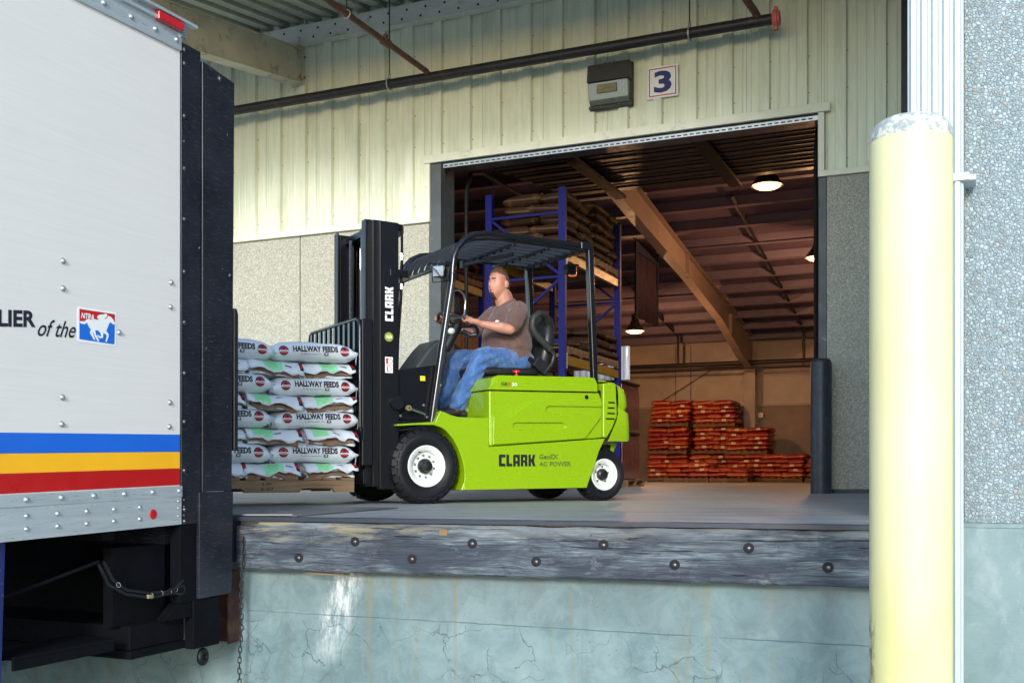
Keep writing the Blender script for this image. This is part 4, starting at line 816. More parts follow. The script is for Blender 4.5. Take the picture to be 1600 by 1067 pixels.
# wheels
def wheel(name, x, y, R, W_, rr, sgn, steer=0, lugs=26, nb=10, hubr=.06, hubp=.035):
    t = bpy.data.objects.new(name, None); COL.objects.link(t); t.parent = fk; t.location = (x, y, R); t.rotation_euler = (0, 0, steer); tr = R - .012
    h = W_ / 2; S_ = lambda p: [(r, q * sgn) for r, q in p]
    obj('tyre', MB().lathe(S_([(rr + .005, h - .045), (rr + .012, h - .022), (rr + .035, h - .008), (rr + .07, h - .002), (tr - .045, h - .004), (tr - .018, h - .016), (tr - .004, h - .035), (tr, h - .06), (tr, -h + .06), (tr - .018, -h + .016), (tr - .05, -h + .004), (rr + .01, -h + .02)]), axis='y', seg=72), M_RUB, t, smooth=40)
    mb = MB()
    for i in range(lugs):
        for sd_, off in ((1, 0), (-1, .5)):
            a = 2 * pi * (i + off) / lugs; da = 2 * pi / lugs
            def P(aa, yy, r): return (r * cos(aa), yy, r * sin(aa))
            y0, y1, ysh = .004 * sd_, (h - .035) * sd_, (h - .008) * sd_; a0, a1 = a, a + da * .80; b0, b1 = a + da * .22, a + da * .98
            v = [P(b0, y0, R), P(b1, y0, R), P(a1, y1, R - .002), P(a0, y1, R - .002), P(a1, ysh, R - .034), P(a0, ysh, R - .034), P(b0, y0, tr - .006), P(b1, y0, tr - .006), P(a1, ysh * .98, tr - .04), P(a0, ysh * .98, tr - .04)]
            mb.add(v, [(0, 1, 2, 3), (3, 2, 4, 5), (0, 6, 7, 1), (5, 4, 8, 9), (0, 3, 5, 9, 6), (1, 7, 8, 4, 2)])
    obj('tread', mb, M_RUB, t, bevel=.003 if R > .25 else 0, seg=1)
    rm = obj('rim', MB().lathe(S_([(rr + .004, h - .028), (rr + .008, h - .012), (rr, h - .008), (rr - .012, h - .016), (rr - .03, h - .022), (rr - .04, h - .034), (rr - .045, h - .055), (rr - .075, h - .062), (hubr, h - .062), (0, h - .065)]), axis='y', seg=56), M_RIM, t, smooth=35)
    hb_ = obj('hub', MB().lathe(S_([(hubr, h - .06), (hubr, h - .035), (hubr - .006, h - .028), (hubr * .72, h - .028 + hubp * .3), (hubr * .66, h - .028 + hubp), (hubr * .4, h - .024 + hubp), (0, h - .022 + hubp)]), axis='y', seg=32), M_HUB, t, smooth=35)
    nu = None; rb_ = (hubr + rr - .05) / 2 + .004
    for i in range(nb):
        a = 2 * pi * (i + .3) / nb; p = (rb_ * cos(a), (h - .062) * sgn, rb_ * sin(a))
        if nu is None: nu = obj('lug_nut', MB().lathe(S_([(.0105, 0), (.0105, .010), (.006, .011), (.0055, .018), (0, .019)]), axis='y', seg=6), M_NUT, rm); nu.location = p
        else: c = nu.copy(); COL.objects.link(c); c.parent = rm; c.location = p
    obj('valve_slot', MB().box(-.012, .012, (h - .0145) * sgn, (h - .0118) * sgn, -.0035, .0035), M_CHAS, rm).location = (-(rr - .016) * -.45, -.004 * sgn, (rr - .016) * .80)
    return t
wheel('front_wheel', .022, .485, .30, .23, .158, 1); wheel('front_wheel', .022, -.485, .30, .23, .158, -1)
wheel('rear_wheel', -1.745, .455, .232, .20, .132, 1, 0, 30, 5, .052, .02); wheel('rear_wheel', -1.745, -.40, .232, .20, .132, -1, 0, 30, 5, .052, .02)
obj('steer_axle', MB().box(-1.78, -1.67, -.36, .36, .16, .3), M_CHAS, fk)
# mast
MY = .11
mast = bpy.data.objects.new('mast', None); COL.objects.link(mast); mast.parent = fk
def chan(x0, x1, yo, yi, z0, z1, t=.014):  # channel rail, web on yo side
    d = 1 if yi > yo else -1; return MB().box(x0, x1, yo, yo + d * t, z0, z1).box(x0, x0 + t, yo + d * t, yi, z0, z1).box(x1 - t, x1, yo + d * t, yi, z0, z1)
for s_ in (1, -1):
    Y = lambda y: MY + s_ * y
    obj('outer_rail', chan(.235, .395, Y(.41), Y(.35), .12, 2.215), M_FBLK, mast, bevel=.004)
    obj('middle_rail', chan(.285, .44, Y(.375), Y(.30), .14, 2.225), M_FBLK, mast, bevel=.004)
    obj('inner_rail', chan(.335, .485, Y(.325), Y(.25), .14, 2.235), M_FBLK, mast, bevel=.004)
    obj('lift_cylinder', MB().tube([(.27, Y(.27), .15), (.27, Y(.27), 1.95)], .028, 12), M_FBLK, mast, smooth=60)
    obj('chrome_rod', MB().tube([(.27, Y(.27), 1.95), (.27, Y(.27), 2.18)], .018, 10), M_CHROME, mast, smooth=60)
    obj('mast_chain', MB().box(.415, .43, Y(.12) - .012, Y(.12) + .012, .5, 2.15), M_BOLT, mast)
for z in (2.14, 1.35, .35): obj('cross_tie', MB().box(.24, .30, MY - .40, MY + .40, z, z + .09 if z < 2 else z + .06), M_FBLK, mast, bevel=.006)
obj('top_plate', MB().prism([(.395, MY + .36), (.395, MY - .36), (.18, MY - .30), (.13, MY - .1), (.12, MY + .15), (.14, MY + .30), (.19, MY + .385), (.27, MY + .41)], 2.155, 2.212, 'xy'), M_FBLK, mast, bevel=.006)
obj('hose_bracket', MB().prism([(.31, .522), (.16, .522), (.13, .50), (.13, .40), (.31, .40)], 1.79, 1.85, 'xy'), M_FBLK, mast, bevel=.008)
obj('hydraulic_hose', MB().tube([(.20, .49, 2.16), (.195, .50, 2.0), (.205, .495, 1.85), (.20, .49, 1.6), (.215, .47, 1.3), (.22, .45, .8)], .009, 8), M_CHAS, mast, smooth=60)
obj('hydraulic_hose', MB().tube([(.175, .45, 2.14), (.17, .44, 1.9), (.18, .44, 1.7)], .011, 8), M_CHAS, mast, smooth=60)
obj('hose_fitting', MB().tube([(.20, .495, 1.93), (.20, .495, 1.98)], .014, 6).tube([(.20, .495, 1.70), (.20, .495, 1.74)], .014, 6), M_CHROME, mast)
clark('lettering', M_WHITE, mast, (.283, MY + .4102, 1.435), (0, 0, 1), (1, 0, 0), .27, .070, lift=.0016)
dcl = obj('round_label', MB().lathe([(0, .0015), (.036, .0015), (.036, 0)], origin=(.32, MY + .4105, 1.312), axis='y', seg=28), M_LBLG, mast); obj('label_ring', MB().lathe([(.027, .0022), (.031, .0022)], origin=(.32, MY + .4105, 1.312), axis='y', seg=28), M_INK, dcl)
put_text('label_text', '360', M_WHITE, dcl, (.347, MY + .4105, 1.301), (-1, 0, 0), (0, 0, 1), .054, .022, bold=.01, lift=.0025, n=(0, 1, 0))
wl2 = obj('warning_label', MB().box(.287, .352, MY + .4102, MY + .4115, 1.03, 1.155), M_WHITE, mast)
obj('warning_figure', MB().box(.289, .350, MY + .412, MY + .4125, 1.0905, 1.0935).torus((.312, MY + .4122, 1.122), (0, 1, 0), .02, .002, 20, 4).torus((.318, MY + .4122, 1.062), (0, 1, 0), .02, .002, 20, 4).box(.329, .345, MY + .412, MY + .4128, 1.10, 1.145).box(.330, .336, MY + .412, MY + .4128, 1.04, 1.085), M_REDP, wl2)
# carriage, backrest, forks
car = bpy.data.objects.new('carriage', None); COL.objects.link(car); car.parent = fk
obj('carriage_plate', MB().box(.50, .54, MY - .52, MY + .42, .16, .27).box(.50, .54, MY - .52, MY + .42, .50, .60).box(.49, .50, MY - .25, MY - .2, .16, .6).box(.49, .50, MY + .2, MY + .25, .16, .6), M_FBLK, car, bevel=.004)
lb = MB(); lb.tube([(.555, .50, .6), (.555, .50, 1.38), (.555, .485, 1.425), (.555, .44, 1.445), (.555, -.54, 1.445), (.555, -.58, 1.43), (.555, -.60, 1.38), (.555, -.60, .6)], .016, 8).bar((.555, .5, .75), (.555, -.6, .75), .012, .04)
obj('backrest_frame', lb, M_FBLK2, car, smooth=50); obj('backrest_side', MB().box(.45, .545, .482, .515, .3, 1.44), M_FBLK, car, bevel=.012)
bb = None
for i in range(10):
    y = .40 - i * .105
    if bb is None: bb = obj('backrest_bar', MB().box(.545, .565, -.019, .019, .6, 1.43), M_FBLK2, car); bb.location = (0, y, 0)
    else: c = bb.copy(); COL.objects.link(c); c.parent = car; c.location = (0, y, 0)
for y in (-.28, .30): obj('fork', MB().prism([(.545, .14), (.545, .62), (.585, .62), (.59, .19), (1.62, .165), (1.62, .15), (.60, .14)], y - .05, y + .05), M_FBLK, car, bevel=.004)
# tilt cylinder area and front cowl
obj('tilt_cylinder', MB().tube([(.22, .40, .76), (-.02, .40, .70)], .03, 12).tube([(.30, .40, .78), (.2, .40, .757)], .02, 10), M_FBLK, fk, smooth=50)
obj('tilt_pivot', MB().lathe([(0, .05), (.055, .05), (.062, .04), (.062, 0)], origin=(.255, .50, .80), axis='y', seg=24), M_FBLK2, fk, smooth=40)
obj('tilt_rod', MB().tube([(.16, .56, .757), (.02, .56, .715)], .0115, 10), M_CHROME, fk, smooth=60); obj('tilt_rod_end', MB().lathe([(.008, .03), (.022, .03), (.022, 0), (.0, 0)], origin=(.17, .545, .757), axis='y', seg=16), M_LGT_REF, fk, smooth=40)
obj('front_cowl', MB().prism([(.27, .66), (.275, 1.03), (.22, 1.065), (-.14, 1.125), (-.16, 1.10), (-.05, .66)], -.47, .47), M_FBLK, fk, bevel=.015)
obj('front_plate', MB().prism([(.285, .57), (.27, .66), (-.05, .662), (-.05, .64)], -.5, .5), M_FBLK, fk)
for x, z in ((-.005, .79), (-.035, .695), (.20, .70)): obj('cowl_bolt', MB().lathe([(0, .007), (.011, .006), (.011, 0)], origin=(x, .472, z), axis='y', seg=10), M_NUT, fk)
obj('cowl_label', MB().box(-.02, .025, .4712, .473, .985, 1.025), M_LBLY, fk)
obj('floor_plate', MB().box(-.55, -.06, -.5, .5, .69, .705), M_CHAS, fk)
# overhead guard
gd = bpy.data.objects.new('overhead_guard', None); COL.objects.link(gd); gd.parent = fk
GP = [(-.055, .645), (-.15, 1.24), (-.245, 1.80), (-.252, 1.92), (-.262, 2.0), (-.295, 2.08), (-.365, 2.155), (-.45, 2.20), (-.574, 2.224), (-.72, 2.228), (-1.56, 2.226)]
for y in (.505, -.505):
    s_ = 1 if y > 0 else -1; o = obj('side_post', MB().tube([(x, y, z) for x, z in GP], [.033] * 11, 12, flat=.85), M_FBLK2, gd, smooth=50)
    obj('rear_post', MB().prism([(-1.575, 2.25), (-1.635, 2.25), (-1.69, .95), (-1.635, .95)], y - .03, y + .03), M_FBLK2, gd, bevel=.012, seg=3)
    obj('top_rail_end', MB().box(-1.61, -1.50, y - .036, y + .036, 2.192, 2.262), M_FBLK2, gd, bevel=.012, seg=3)
    obj('post_trim', MB().bar((-.066, y + .034 * s_, .69), (-.243, y + .034 * s_, 1.79), .006, .018, up=(0, s_, 0)), M_CHROME if False else M_DASH, gd)
    obj('post_foot', MB().box(-1.70, -1.60, y - .04, y + .05, .90, .97), M_FBLK, gd, bevel=.006); obj('post_bracket', MB().sphere((-.25, y + .038 * s_, 1.86), (.02, .012, .02), 10, 6), M_FBLK, gd)
obj('front_crossbar', MB().tube([(-.275, -.5, 1.93), (-.235, -.46, 1.945), (-.235, .46, 1.945), (-.275, .5, 1.93)], .022, 8), M_FBLK2, gd, smooth=60)
obj('rear_crossbar', MB().box(-1.60, -1.53, -.47, .47, 2.185, 2.245), M_FBLK2, gd, bevel=.01)
for x in (-.86, -1.20): obj('roof_crossbar', MB().box(x - .02, x + .02, -.47, .47, 2.165, 2.185), M_FBLK2, gd, bevel=.005)
GS = [(-.235, 1.95), (-.26, 2.02), (-.31, 2.09), (-.39, 2.15), (-.49, 2.19), (-.60, 2.208), (-.72, 2.212), (-1.54, 2.212)]
for i in range(8):
    y = -.42 + i * .12; mb = MB(); vs = []
    for j, (x, z) in enumerate(GS):
        p0 = GS[max(0, j - 1)]; p1 = GS[min(len(GS) - 1, j + 1)]; d = Vector((p1[0] - p0[0], p1[1] - p0[1])).normalized(); n_ = Vector((-d.y, d.x))
        if n_.y < 0: n_ = -n_
        for a_, b_ in ((-.020, -.005), (-.020, .005), (.016, .005), (.016, -.005)): vs.append((x + n_.x * a_, y + b_ + ((.035 if j > 5 else (.012 if j > 3 else 0)) if a_ < 0 else -.0), z + n_.y * a_))
    m_ = len(GS); mb.add(vs, [(j * 4 + q, j * 4 + (q + 1) % 4, (j + 1) * 4 + (q + 1) % 4, (j + 1) * 4 + q) for j in range(m_ - 1) for q in range(4)] + [(0, 1, 2, 3), tuple((m_ - 1) * 4 + q for q in range(4))]); obj('roof_slat', mb, M_SLAT, gd)
for x in (-.86, -1.20, -1.50):
    for i in range(7): obj('gusset', MB().box(x - .012, x + .012, -.36 + i * .12 - .004, -.36 + i * .12 + .004, 2.15, 2.19), M_DASH, gd)
obj('grab_handle', MB().bar((-.80, -.32, 2.13), (-1.02, .18, 2.16), .03, .03).box(-.82, -.78, -.36, -.30, 2.10, 2.17), M_DASH, gd, bevel=.004)
# work lamp and cage
wk = bpy.data.objects.new('work_lamp', None); COL.objects.link(wk); wk.parent = fk; wk.location = (-.155, .47, 1.875); wk.rotation_euler = (0, 0, radians(38))
obj('lamp_housing', MB().sphere((-.02, 0, 0), (.055, .05, .05), 18, 10).box(-.02, .03, -.05, .05, -.045, .045), M_FBLK, wk, bevel=.008); obj('lens', MB().box(.031, .04, -.047, .047, -.042, .042), M_LGLASS, wk, bevel=.012, seg=3)
for z in (.0,): obj('cage', MB().tube([(-.03, -.08, .075), (.05, -.08, .07), (.075, -.07, .05), (.078, 0, -.0), (.075, .05, -.06), (.05, .075, -.075), (-.03, .08, -.075)], .0045, 6).tube([(-.03, .08, .07), (.06, .085, .07), (.085, .08, .04), (.085, .07, -.06), (.05, .05, -.085), (-.03, .0, -.085)], .0045, 6).tube([(-.03, -.08, .075), (-.03, .08, .075), (-.03, .09, -.07), (-.03, -.08, -.075), (-.03, -.08, .075)], .0045, 6), M_FBLK2, wk, smooth=60)
obj('lamp_bracket', MB().bar((-.04, 0, 0), (-.12, -.02, -.02), .03, .03), M_FBLK, wk)
mr = bpy.data.objects.new('mirror', None); COL.objects.link(mr); mr.parent = fk
obj('mirror_loop', MB().tube([(-.27, .47, 1.73), (-.33, .47, 1.745), (-.385, .45, 1.715), (-.405, .445, 1.66), (-.392, .445, 1.55), (-.36, .45, 1.522), (-.22, .47, 1.505)], .0075, 8), M_CHROME, mr, smooth=60); obj('mirror_glass', MB().box(-.345, -.30, .452, .458, 1.57, 1.69), M_CHAS, mr, bevel=.01)
bc = obj('amber_beacon', MB().lathe([(0, 0), (.038, 0), (.04, -.01), (.036, -.085), (.0, -.09)], origin=(-1.76, .02, 2.15), seg=24), M_ORANGE, fk, smooth=40); obj('beacon_base', MB().box(-1.80, -1.70, -.03, .07, 2.151, 2.17).box(-1.73, -1.62, .07, .13, 2.06, 2.14), M_FBLK, bc, bevel=.005)
# dash, steering, seat
obj('dashboard', MB().prism([(-.06, 1.05), (-.13, 1.16), (-.24, 1.30), (-.31, 1.37), (-.37, 1.39), (-.42, 1.35), (-.42, 1.22), (-.36, 1.0), (-.25, .72), (-.06, .72)], -.26, .10), M_DASH, fk, bevel=.03, seg=3)
swc = Vector((-.555, .03, 1.535)); swn = Vector((-.42, 0, .91)).normalized(); stw = obj('steering_wheel', MB().torus(swc, swn, .185, .0155, 40, 10), M_GRIP, fk, smooth=180)
sp_ = MB(); u1 = Vector((0, 1, 0)); u2 = swn.cross(u1)
for a in (0, 2.1, 4.2): sp_.bar(swc - swn * .03, swc + (u1 * cos(a + .5) + u2 * sin(a + .5)) * .18, .028, .01, up=swn)
obj('spokes', sp_, M_VINYL, stw); obj('wheel_hub', MB().tube([swc - swn * .05, swc + swn * .0], .045, 20), M_VINYL, stw, smooth=50); obj('horn_pad', MB().sphere(swc - swn * .045 + Vector((.055, .02, -.03)), (.035, .03, .03), 14, 8), M_RIM, stw, smooth=180)
obj('steering_column', MB().tube([swc - swn * .04, swc - swn * .25 + Vector((.02, 0, 0))], .045, 14).tube([(-.56, .12, 1.46), (-.60, .18, 1.42), (-.64, .2, 1.43)], .022, 8), M_VINYL, fk, smooth=50)
for i in range(3): obj('lever', MB().tube([(-.50, -.12 - i * .05, 1.38), (-.58, -.12 - i * .05, 1.48)], .006, 6).sphere((-.585, -.12 - i * .05, 1.49), .016, 8, 6), M_VINYL, fk)
seat = bpy.data.objects.new('seat', None); COL.objects.link(seat); seat.parent = fk
obj('seat_base', MB().prism([(-.64, 1.045), (-.64, 1.075), (-1.30, 1.10), (-1.30, 1.05)], -.20, .27), M_CHAS, seat, bevel=.01)
obj('seat_rail', MB().tube([(-.60, .25, 1.062), (-1.15, .25, 1.072)], .008, 8).tube([(-.62, .22, 1.085), (-.70, .22, 1.09)], .014, 8), M_CHROME, seat, smooth=60)
cu = MB(); secs = [(-.60, .03, .16), (-.64, .055, .21), (-.75, .065, .235), (-.95, .065, .245), (-1.10, .065, .245), (-1.22, .07, .23), (-1.28, .05, .19)]
vs = []; kk = 16
for x, h, wd in secs:
    zc = 1.115 + (-.60 - x) * .03
    for j in range(kk): a = 2 * pi * j / kk; ca, sa = cos(a), sin(a); vs.append((x, .035 + wd * abs(ca) ** .6 * (1 if ca > 0 else -1), zc + h * abs(sa) ** .7 * (1 if sa > 0 else -1) * .75))
cu.add(vs, [(i * kk + j, i * kk + (j + 1) % kk, (i + 1) * kk + (j + 1) % kk, (i + 1) * kk + j) for i in range(len(secs) - 1) for j in range(kk)] + [tuple(range(kk)), tuple(range((len(secs) - 1) * kk, len(secs) * kk))]); obj('seat_cushion', cu, M_VINYL, seat, smooth=60)
bk = MB(); secs = [(1.14, .05, .17), (1.20, .075, .21), (1.32, .08, .225), (1.45, .075, .22), (1.56, .065, .19), (1.63, .05, .15), (1.66, .02, .10)]
vs = []
for z, h, wd in secs:
    xc = -1.315 - (z - 1.14) * .19
    for j in range(kk): a = 2 * pi * j / kk; ca, sa = cos(a), sin(a); vs.append((xc + h * abs(sa) ** .7 * (1 if sa > 0 else -1), .035 + wd * abs(ca) ** .6 * (1 if ca > 0 else -1), z))
bk.add(vs, [(i * kk + j, i * kk + (j + 1) % kk, (i + 1) * kk + (j + 1) % kk, (i + 1) * kk + j) for i in range(len(secs) - 1) for j in range(kk)] + [tuple(range(kk)), tuple(range((len(secs) - 1) * kk, len(secs) * kk))]); obj('seat_back', bk, M_VINYL, seat, smooth=60)
for y0 in (.285, -.215):
    s_ = 1 if y0 > 0 else -1
    obj('hip_restraint', MB().tube([(-1.365, y0 - .09 * s_, 1.575), (-1.30, y0 - .03 * s_, 1.645), (-1.225, y0, 1.645), (-1.165, y0, 1.60), (-1.15, y0, 1.53), (-1.18, y0, 1.47), (-1.26, y0, 1.40), (-1.34, y0, 1.335)], .032, 12), M_GRIP, seat, smooth=60)
    obj('restraint_arm', MB().tube([(-1.33, y0, 1.345), (-1.385, y0, 1.29), (-1.36, y0, 1.21), (-1.27, y0, 1.11)], .02, 10), M_VINYL, seat, smooth=60)
    obj('belt_housing', MB().obox((-1.24, y0 - .01 * s_, 1.19), (.055, 0, .04), (0, .025, 0), (-.03, 0, .04)), M_VINYL, seat, bevel=.008)
obj('seat_belt', MB().bar((-1.24, .27, 1.20), (-1.02, .235, 1.30), .045, .006, up=(.3, 1, .4)), M_CHAS, seat)
es = obj('emergency_switch', MB().lathe([(0, .035), (.03, .033), (.034, .025), (.034, .016), (.014, .012), (.012, -.03), (0, -.03)], origin=(-.965, .33, 1.095), seg=18), M_SWR, fk, smooth=40)
# lettering on the flank
clark('lettering', M_INK, fk, (-.645, HW + .0005, .315), (-1, 0, .012), (0, 0, 1), .352, .092, lift=.0012) if False else None
def flank(name, body, mat, x, z, w_, h_, **k): return put_text(name, body, mat, fk, (x, HW, z), (-1, 0, .004), (0, 0, 1), w_, h_, n=(0, 1, 0), **k)
clark('lettering', M_INK, fk, (-.640, HW, .300), (-1, 0, .006), (0, 0, 1), .358, .098, lift=.0015)
def outline_text(body, x, z, w_, h_):
    vs, fs, W0, H0 = text2d(body, 1.0, .0); cu_ = bpy.data.curves.new('t', 'FONT'); cu_.body = body; cu_.size = 1; cu_.fill_mode = 'NONE'; cu_.bevel_depth = .028; cu_.bevel_resolution = 0; cu_.resolution_u = 2
    ob_ = bpy.data.objects.new('t', cu_); me_ = bpy.data.meshes.new_from_object(ob_); xs_ = [v.co.x for v in me_.vertices]; ys_ = [v.co.y for v in me_.vertices]; x0_, y0_ = min(xs_), min(ys_); kx, ky = w_ / (max(xs_) - x0_), h_ / (max(ys_) - y0_)
    mb = MB().add([(x - (v.co.x - x0_) * kx, HW + .0005 + v.co.z * .03, z + (v.co.y - y0_) * ky) for v in me_.vertices], [tuple(p.vertices) for p in me_.polygons]); bpy.data.objects.remove(ob_); return obj('lettering', mb, M_INK, fk, fix=False)
outline_text('GenEX', -1.035, .362, .19, .042); outline_text('AC', -1.035, .303, .082, .040); outline_text('POWER', -1.142, .303, .218, .040)
flank('model_lettering', 'GE', M_INK, -.66, .967, .062, .030, bold=.03, lift=.001); flank('model_lettering', 'X', M_REDP, -.724, .965, .034, .036, bold=.02, lift=.001); flank('model_lettering', '30', M_WHITE, -.765, .968, .05, .028, bold=.01, lift=.001)

# ================================================================== LOAD: pallet of white feed bags on the forks
def ld(name, label, cat, x, y, z, rz=0, group=None, rx=0, ry=0):
    """a thing placed in forklift coordinates but standing on its own"""
    wx = FL[0] + x * cos(FA) - y * sin(FA); wy = FL[1] + x * sin(FA) + y * cos(FA)
    o = thing(name, label, cat, (wx, wy, z), 0, group); o.rotation_euler = (rx, ry, FA + rz); return o
pal = ld('load_pallet', 'wooden pallet carried on the forks under the white feed bags', 'pallet', 0, 0, .10)
PX0, PX1, PY0, PY1 = .60, 1.90, -.56, .50
for y in (.46, -.03, -.52):
    st_ = [(PX0, 0), (PX0 + .16, 0), (PX0 + .18, .03), (PX0 + .42, .03), (PX0 + .44, 0), (PX0 + .86, 0), (PX0 + .88, .03), (PX0 + 1.12, .03), (PX0 + 1.14, 0), (PX1, 0), (PX1, .092), (PX0, .092)]
    o = obj('stringer', MB().prism(st_, y, y + .038), M_WOOD, pal, bevel=.003)
    if y == .46:
        put_text('stencil', 'S.W', M_INK, o, (1.33, .4985, .052), (-1, 0, 0), (0, 0, 1), .075, .024, bold=.02, n=(0, 1, 0), lift=.0015); put_text('stencil', '6-07', M_INK, o, (1.34, .4985, .016), (-1, 0, 0), (0, 0, 1), .10, .024, bold=.02, n=(0, 1, 0), lift=.0015)
db0 = obj('deck_board', MB().box(0, .11, PY0 + .02, PY1, .0925, .110), M_WOOD, pal, bevel=.003)
for i in range(9):
    c = db0 if i == 0 else db0.copy()
    if i: COL.objects.link(c); c.parent = pal
    c.location = (PX0 + i * .149, .004 * (i % 3), 0)
def fsup(u, p): return max(0.0, 1 - abs(u) ** p)
def wbag_mesh(L, W_, H, seed, droop=.012):
    """soft bag, long axis x; returns MB and a function giving the +y flank at (x, z)"""
    us = [-1, -.985, -.95, -.88, -.78, -.62, -.45, -.25, 0, .25, .45, .62, .78, .88, .95, .985, 1]; vs_ = [-1, -.99, -.97, -.93, -.86, -.7, -.4, 0, .4, .7, .86, .93, .97, .99, 1]
    def endf(u): return max(.0, 1 - abs(u) ** 7) ** .55
    def wf(u): return 1 - .10 * abs(u) ** 6
    def zb(u, v): return -droop * abs(u) ** 2.5 * 1.6 + mnoise.noise((u * 1.5 + seed, v, seed * 3.1)) * .010
    mb = MB(); nu, nv = len(us), len(vs_); idx = {}; V_ = []
    for s_ in (1, -1):
        for i, u in enumerate(us):
            for j, v in enumerate(vs_):
                if s_ < 0 and (i in (0, nu - 1) or j in (0, nv - 1)): idx[(s_, i, j)] = idx[(1, i, j)]; continue
                h = H / 2 * endf(u) * max(0, 1 - abs(v) ** 6) ** .5; wr = mnoise.noise((u * 6 + seed * 7, v * 5, s_ * 3)) * .011 * min(1, h / .03) + mnoise.noise((u * 17 + seed, v * 3, 9)) * .006 * abs(u) ** 3
                idx[(s_, i, j)] = len(V_); V_.append((u * L / 2, v * W_ / 2 * wf(u), zb(u, v) + s_ * h + wr))
    F_ = []
    for i in range(nu - 1):
        for j in range(nv - 1):
            a_, b_, c_, d_ = [idx[(1, i + p, j + q)] for p, q in ((0, 0), (1, 0), (1, 1), (0, 1))]; F_.append((a_, b_, c_, d_)); a_, b_, c_, d_ = [idx[(-1, i + p, j + q)] for p, q in ((0, 0), (0, 1), (1, 1), (1, 0))]; F_.append((a_, b_, c_, d_))
    F_ = [f for f in F_ if len(set(f)) >= 3]; F_ = [tuple(dict.fromkeys(f)) for f in F_]
    mb.add(V_, F_)
    def flank(x, z):
        u = max(-.999, min(.999, x / (L / 2))); h = H / 2 * endf(u); z0 = zb(u, 1); t = min(.995, abs(z - z0) / max(.004, h)); return W_ / 2 * wf(u) * (max(0, 1 - t * t)) ** (1 / 6)
    return mb, flank
def project(verts2, faces, flank, ox, oz, lift, slope=0.0, cuts=5):
    """lay flat art (reading along -x) over the flank of a bag"""
    bm = bmesh.new(); bv = [bm.verts.new((x, 0, z)) for x, z in verts2]
    for f in faces:
        try: bm.faces.new([bv[i] for i in f])
        except ValueError: pass
    z0 = min(v.co.z for v in bm.verts); z1 = max(v.co.z for v in bm.verts); x0 = min(v.co.x for v in bm.verts); x1 = max(v.co.x for v in bm.verts)
    for k in range(1, cuts + 1): bmesh.ops.bisect_plane(bm, geom=bm.verts[:] + bm.edges[:] + bm.faces[:], plane_co=(0, 0, z0 + (z1 - z0) * k / (cuts + 1)), plane_no=(0, 0, 1))
    for v in bm.verts:
        x = ox - v.co.x; z = oz + v.co.z + slope * v.co.x; v.co = (x, flank(x, z) + lift, z)
    me = bpy.data.meshes.new('print'); bm.to_mesh(me); bm.free(); return me
def circ(r, cx=0, cz=0, n=24, a0=0, a1=2 * pi): return [(cx + r * cos(a0 + (a1 - a0) * i / n), cz + r * sin(a0 + (a1 - a0) * i / n)) for i in range(n if a1 - a0 > 6.2 else n + 1)]
horse_mini = [(0, .55), (.15, .62), (.25, .78), (.5, .8), (.6, .95), (.75, .9), (.8, .7), (1, .55), (.95, .45), (.78, .5), (.7, .35), (.9, .15), (.8, .1), (.6, .3), (.45, .3), (.55, .05), (.45, .05), (.3, .35), (.15, .4)]
def print_art(bag, flank, L, seed):
    def add(name, pts, faces, m, ox, oz, lift, slope=0, cuts=5): me = project(pts, faces, flank, ox, oz, lift, slope, cuts); me.materials.append(m); return link(name, me, bag)
    vs, fs, w_, h_ = text2d('HALLWAY FEEDS', 1.0, .045); kx, ky = .355 / w_, .046 / h_; add('lettering', [(x * kx, y * ky) for x, y in vs], fs, M_INK, .175, -.006, .0042)
    vs, fs, w_, h_ = text2d('The official feed supplier of the', 1.0, .0, .35); kx, ky = .165 / w_, .012 / h_; add('small_lettering', [(x * kx, y * ky) for x, y in vs], fs, M_INK, .115, -.029, .0042, cuts=2)
    q = [(0, 0), (.034, 0), (.034, .021), (0, .021)]; add('small_emblem', q, [(0, 1, 2, 3)], M_INK, -.068, -.032, .0042); add('small_horse', [(.004 + x * .026, .003 + y * .016) for x, y in horse_mini], [tuple(range(len(horse_mini)))], M_WHITE, -.068, -.032, .0052)
    for cx in (-.235, .245):
        c = circ(.037); add('emblem', c, [tuple(range(24))], M_INK, cx, .002, .0044, cuts=7); c = circ(.029); add('emblem_red', c, [tuple(range(24))], M_REDP, cx, .002, .0056, cuts=7)
        c = [(-.034, -.011), (.034, -.011), (.034, .002), (-.034, .002)]; add('emblem_band', c, [(0, 1, 2, 3)], M_WHITE, cx, .002, .0068, cuts=2)
        add('emblem_detail', [(-.009, .005), (.009, .005), (.009, .020), (0, .026), (-.009, .020)], [(0, 1, 2, 3, 4)], M_INK, cx, .002, .0068, cuts=2); add('emblem_detail', [(-.026, -.007), (.026, -.007), (.026, -.003), (-.026, -.003)], [(0, 1, 2, 3)], M_INK, cx, .002, .0078, cuts=1)
rr = random.Random(11)
LH = .1275; ZB = .213; ord8 = ['bottom', 'second', 'third', 'fourth', 'fifth', 'sixth', 'seventh', 'top']
def strings(parent, x, y, z, n=3):
    mb = MB()
    for i in range(n):
        dx = rr.uniform(-.012, .012); mb.tube([(x + dx * .3, y, z), (x + dx, y + .012, z - .03), (x + dx * 1.6, y + .010, z - rr.uniform(.06, .10))], .0016, 5)
    obj('tie_string', mb, M_STRING, parent)
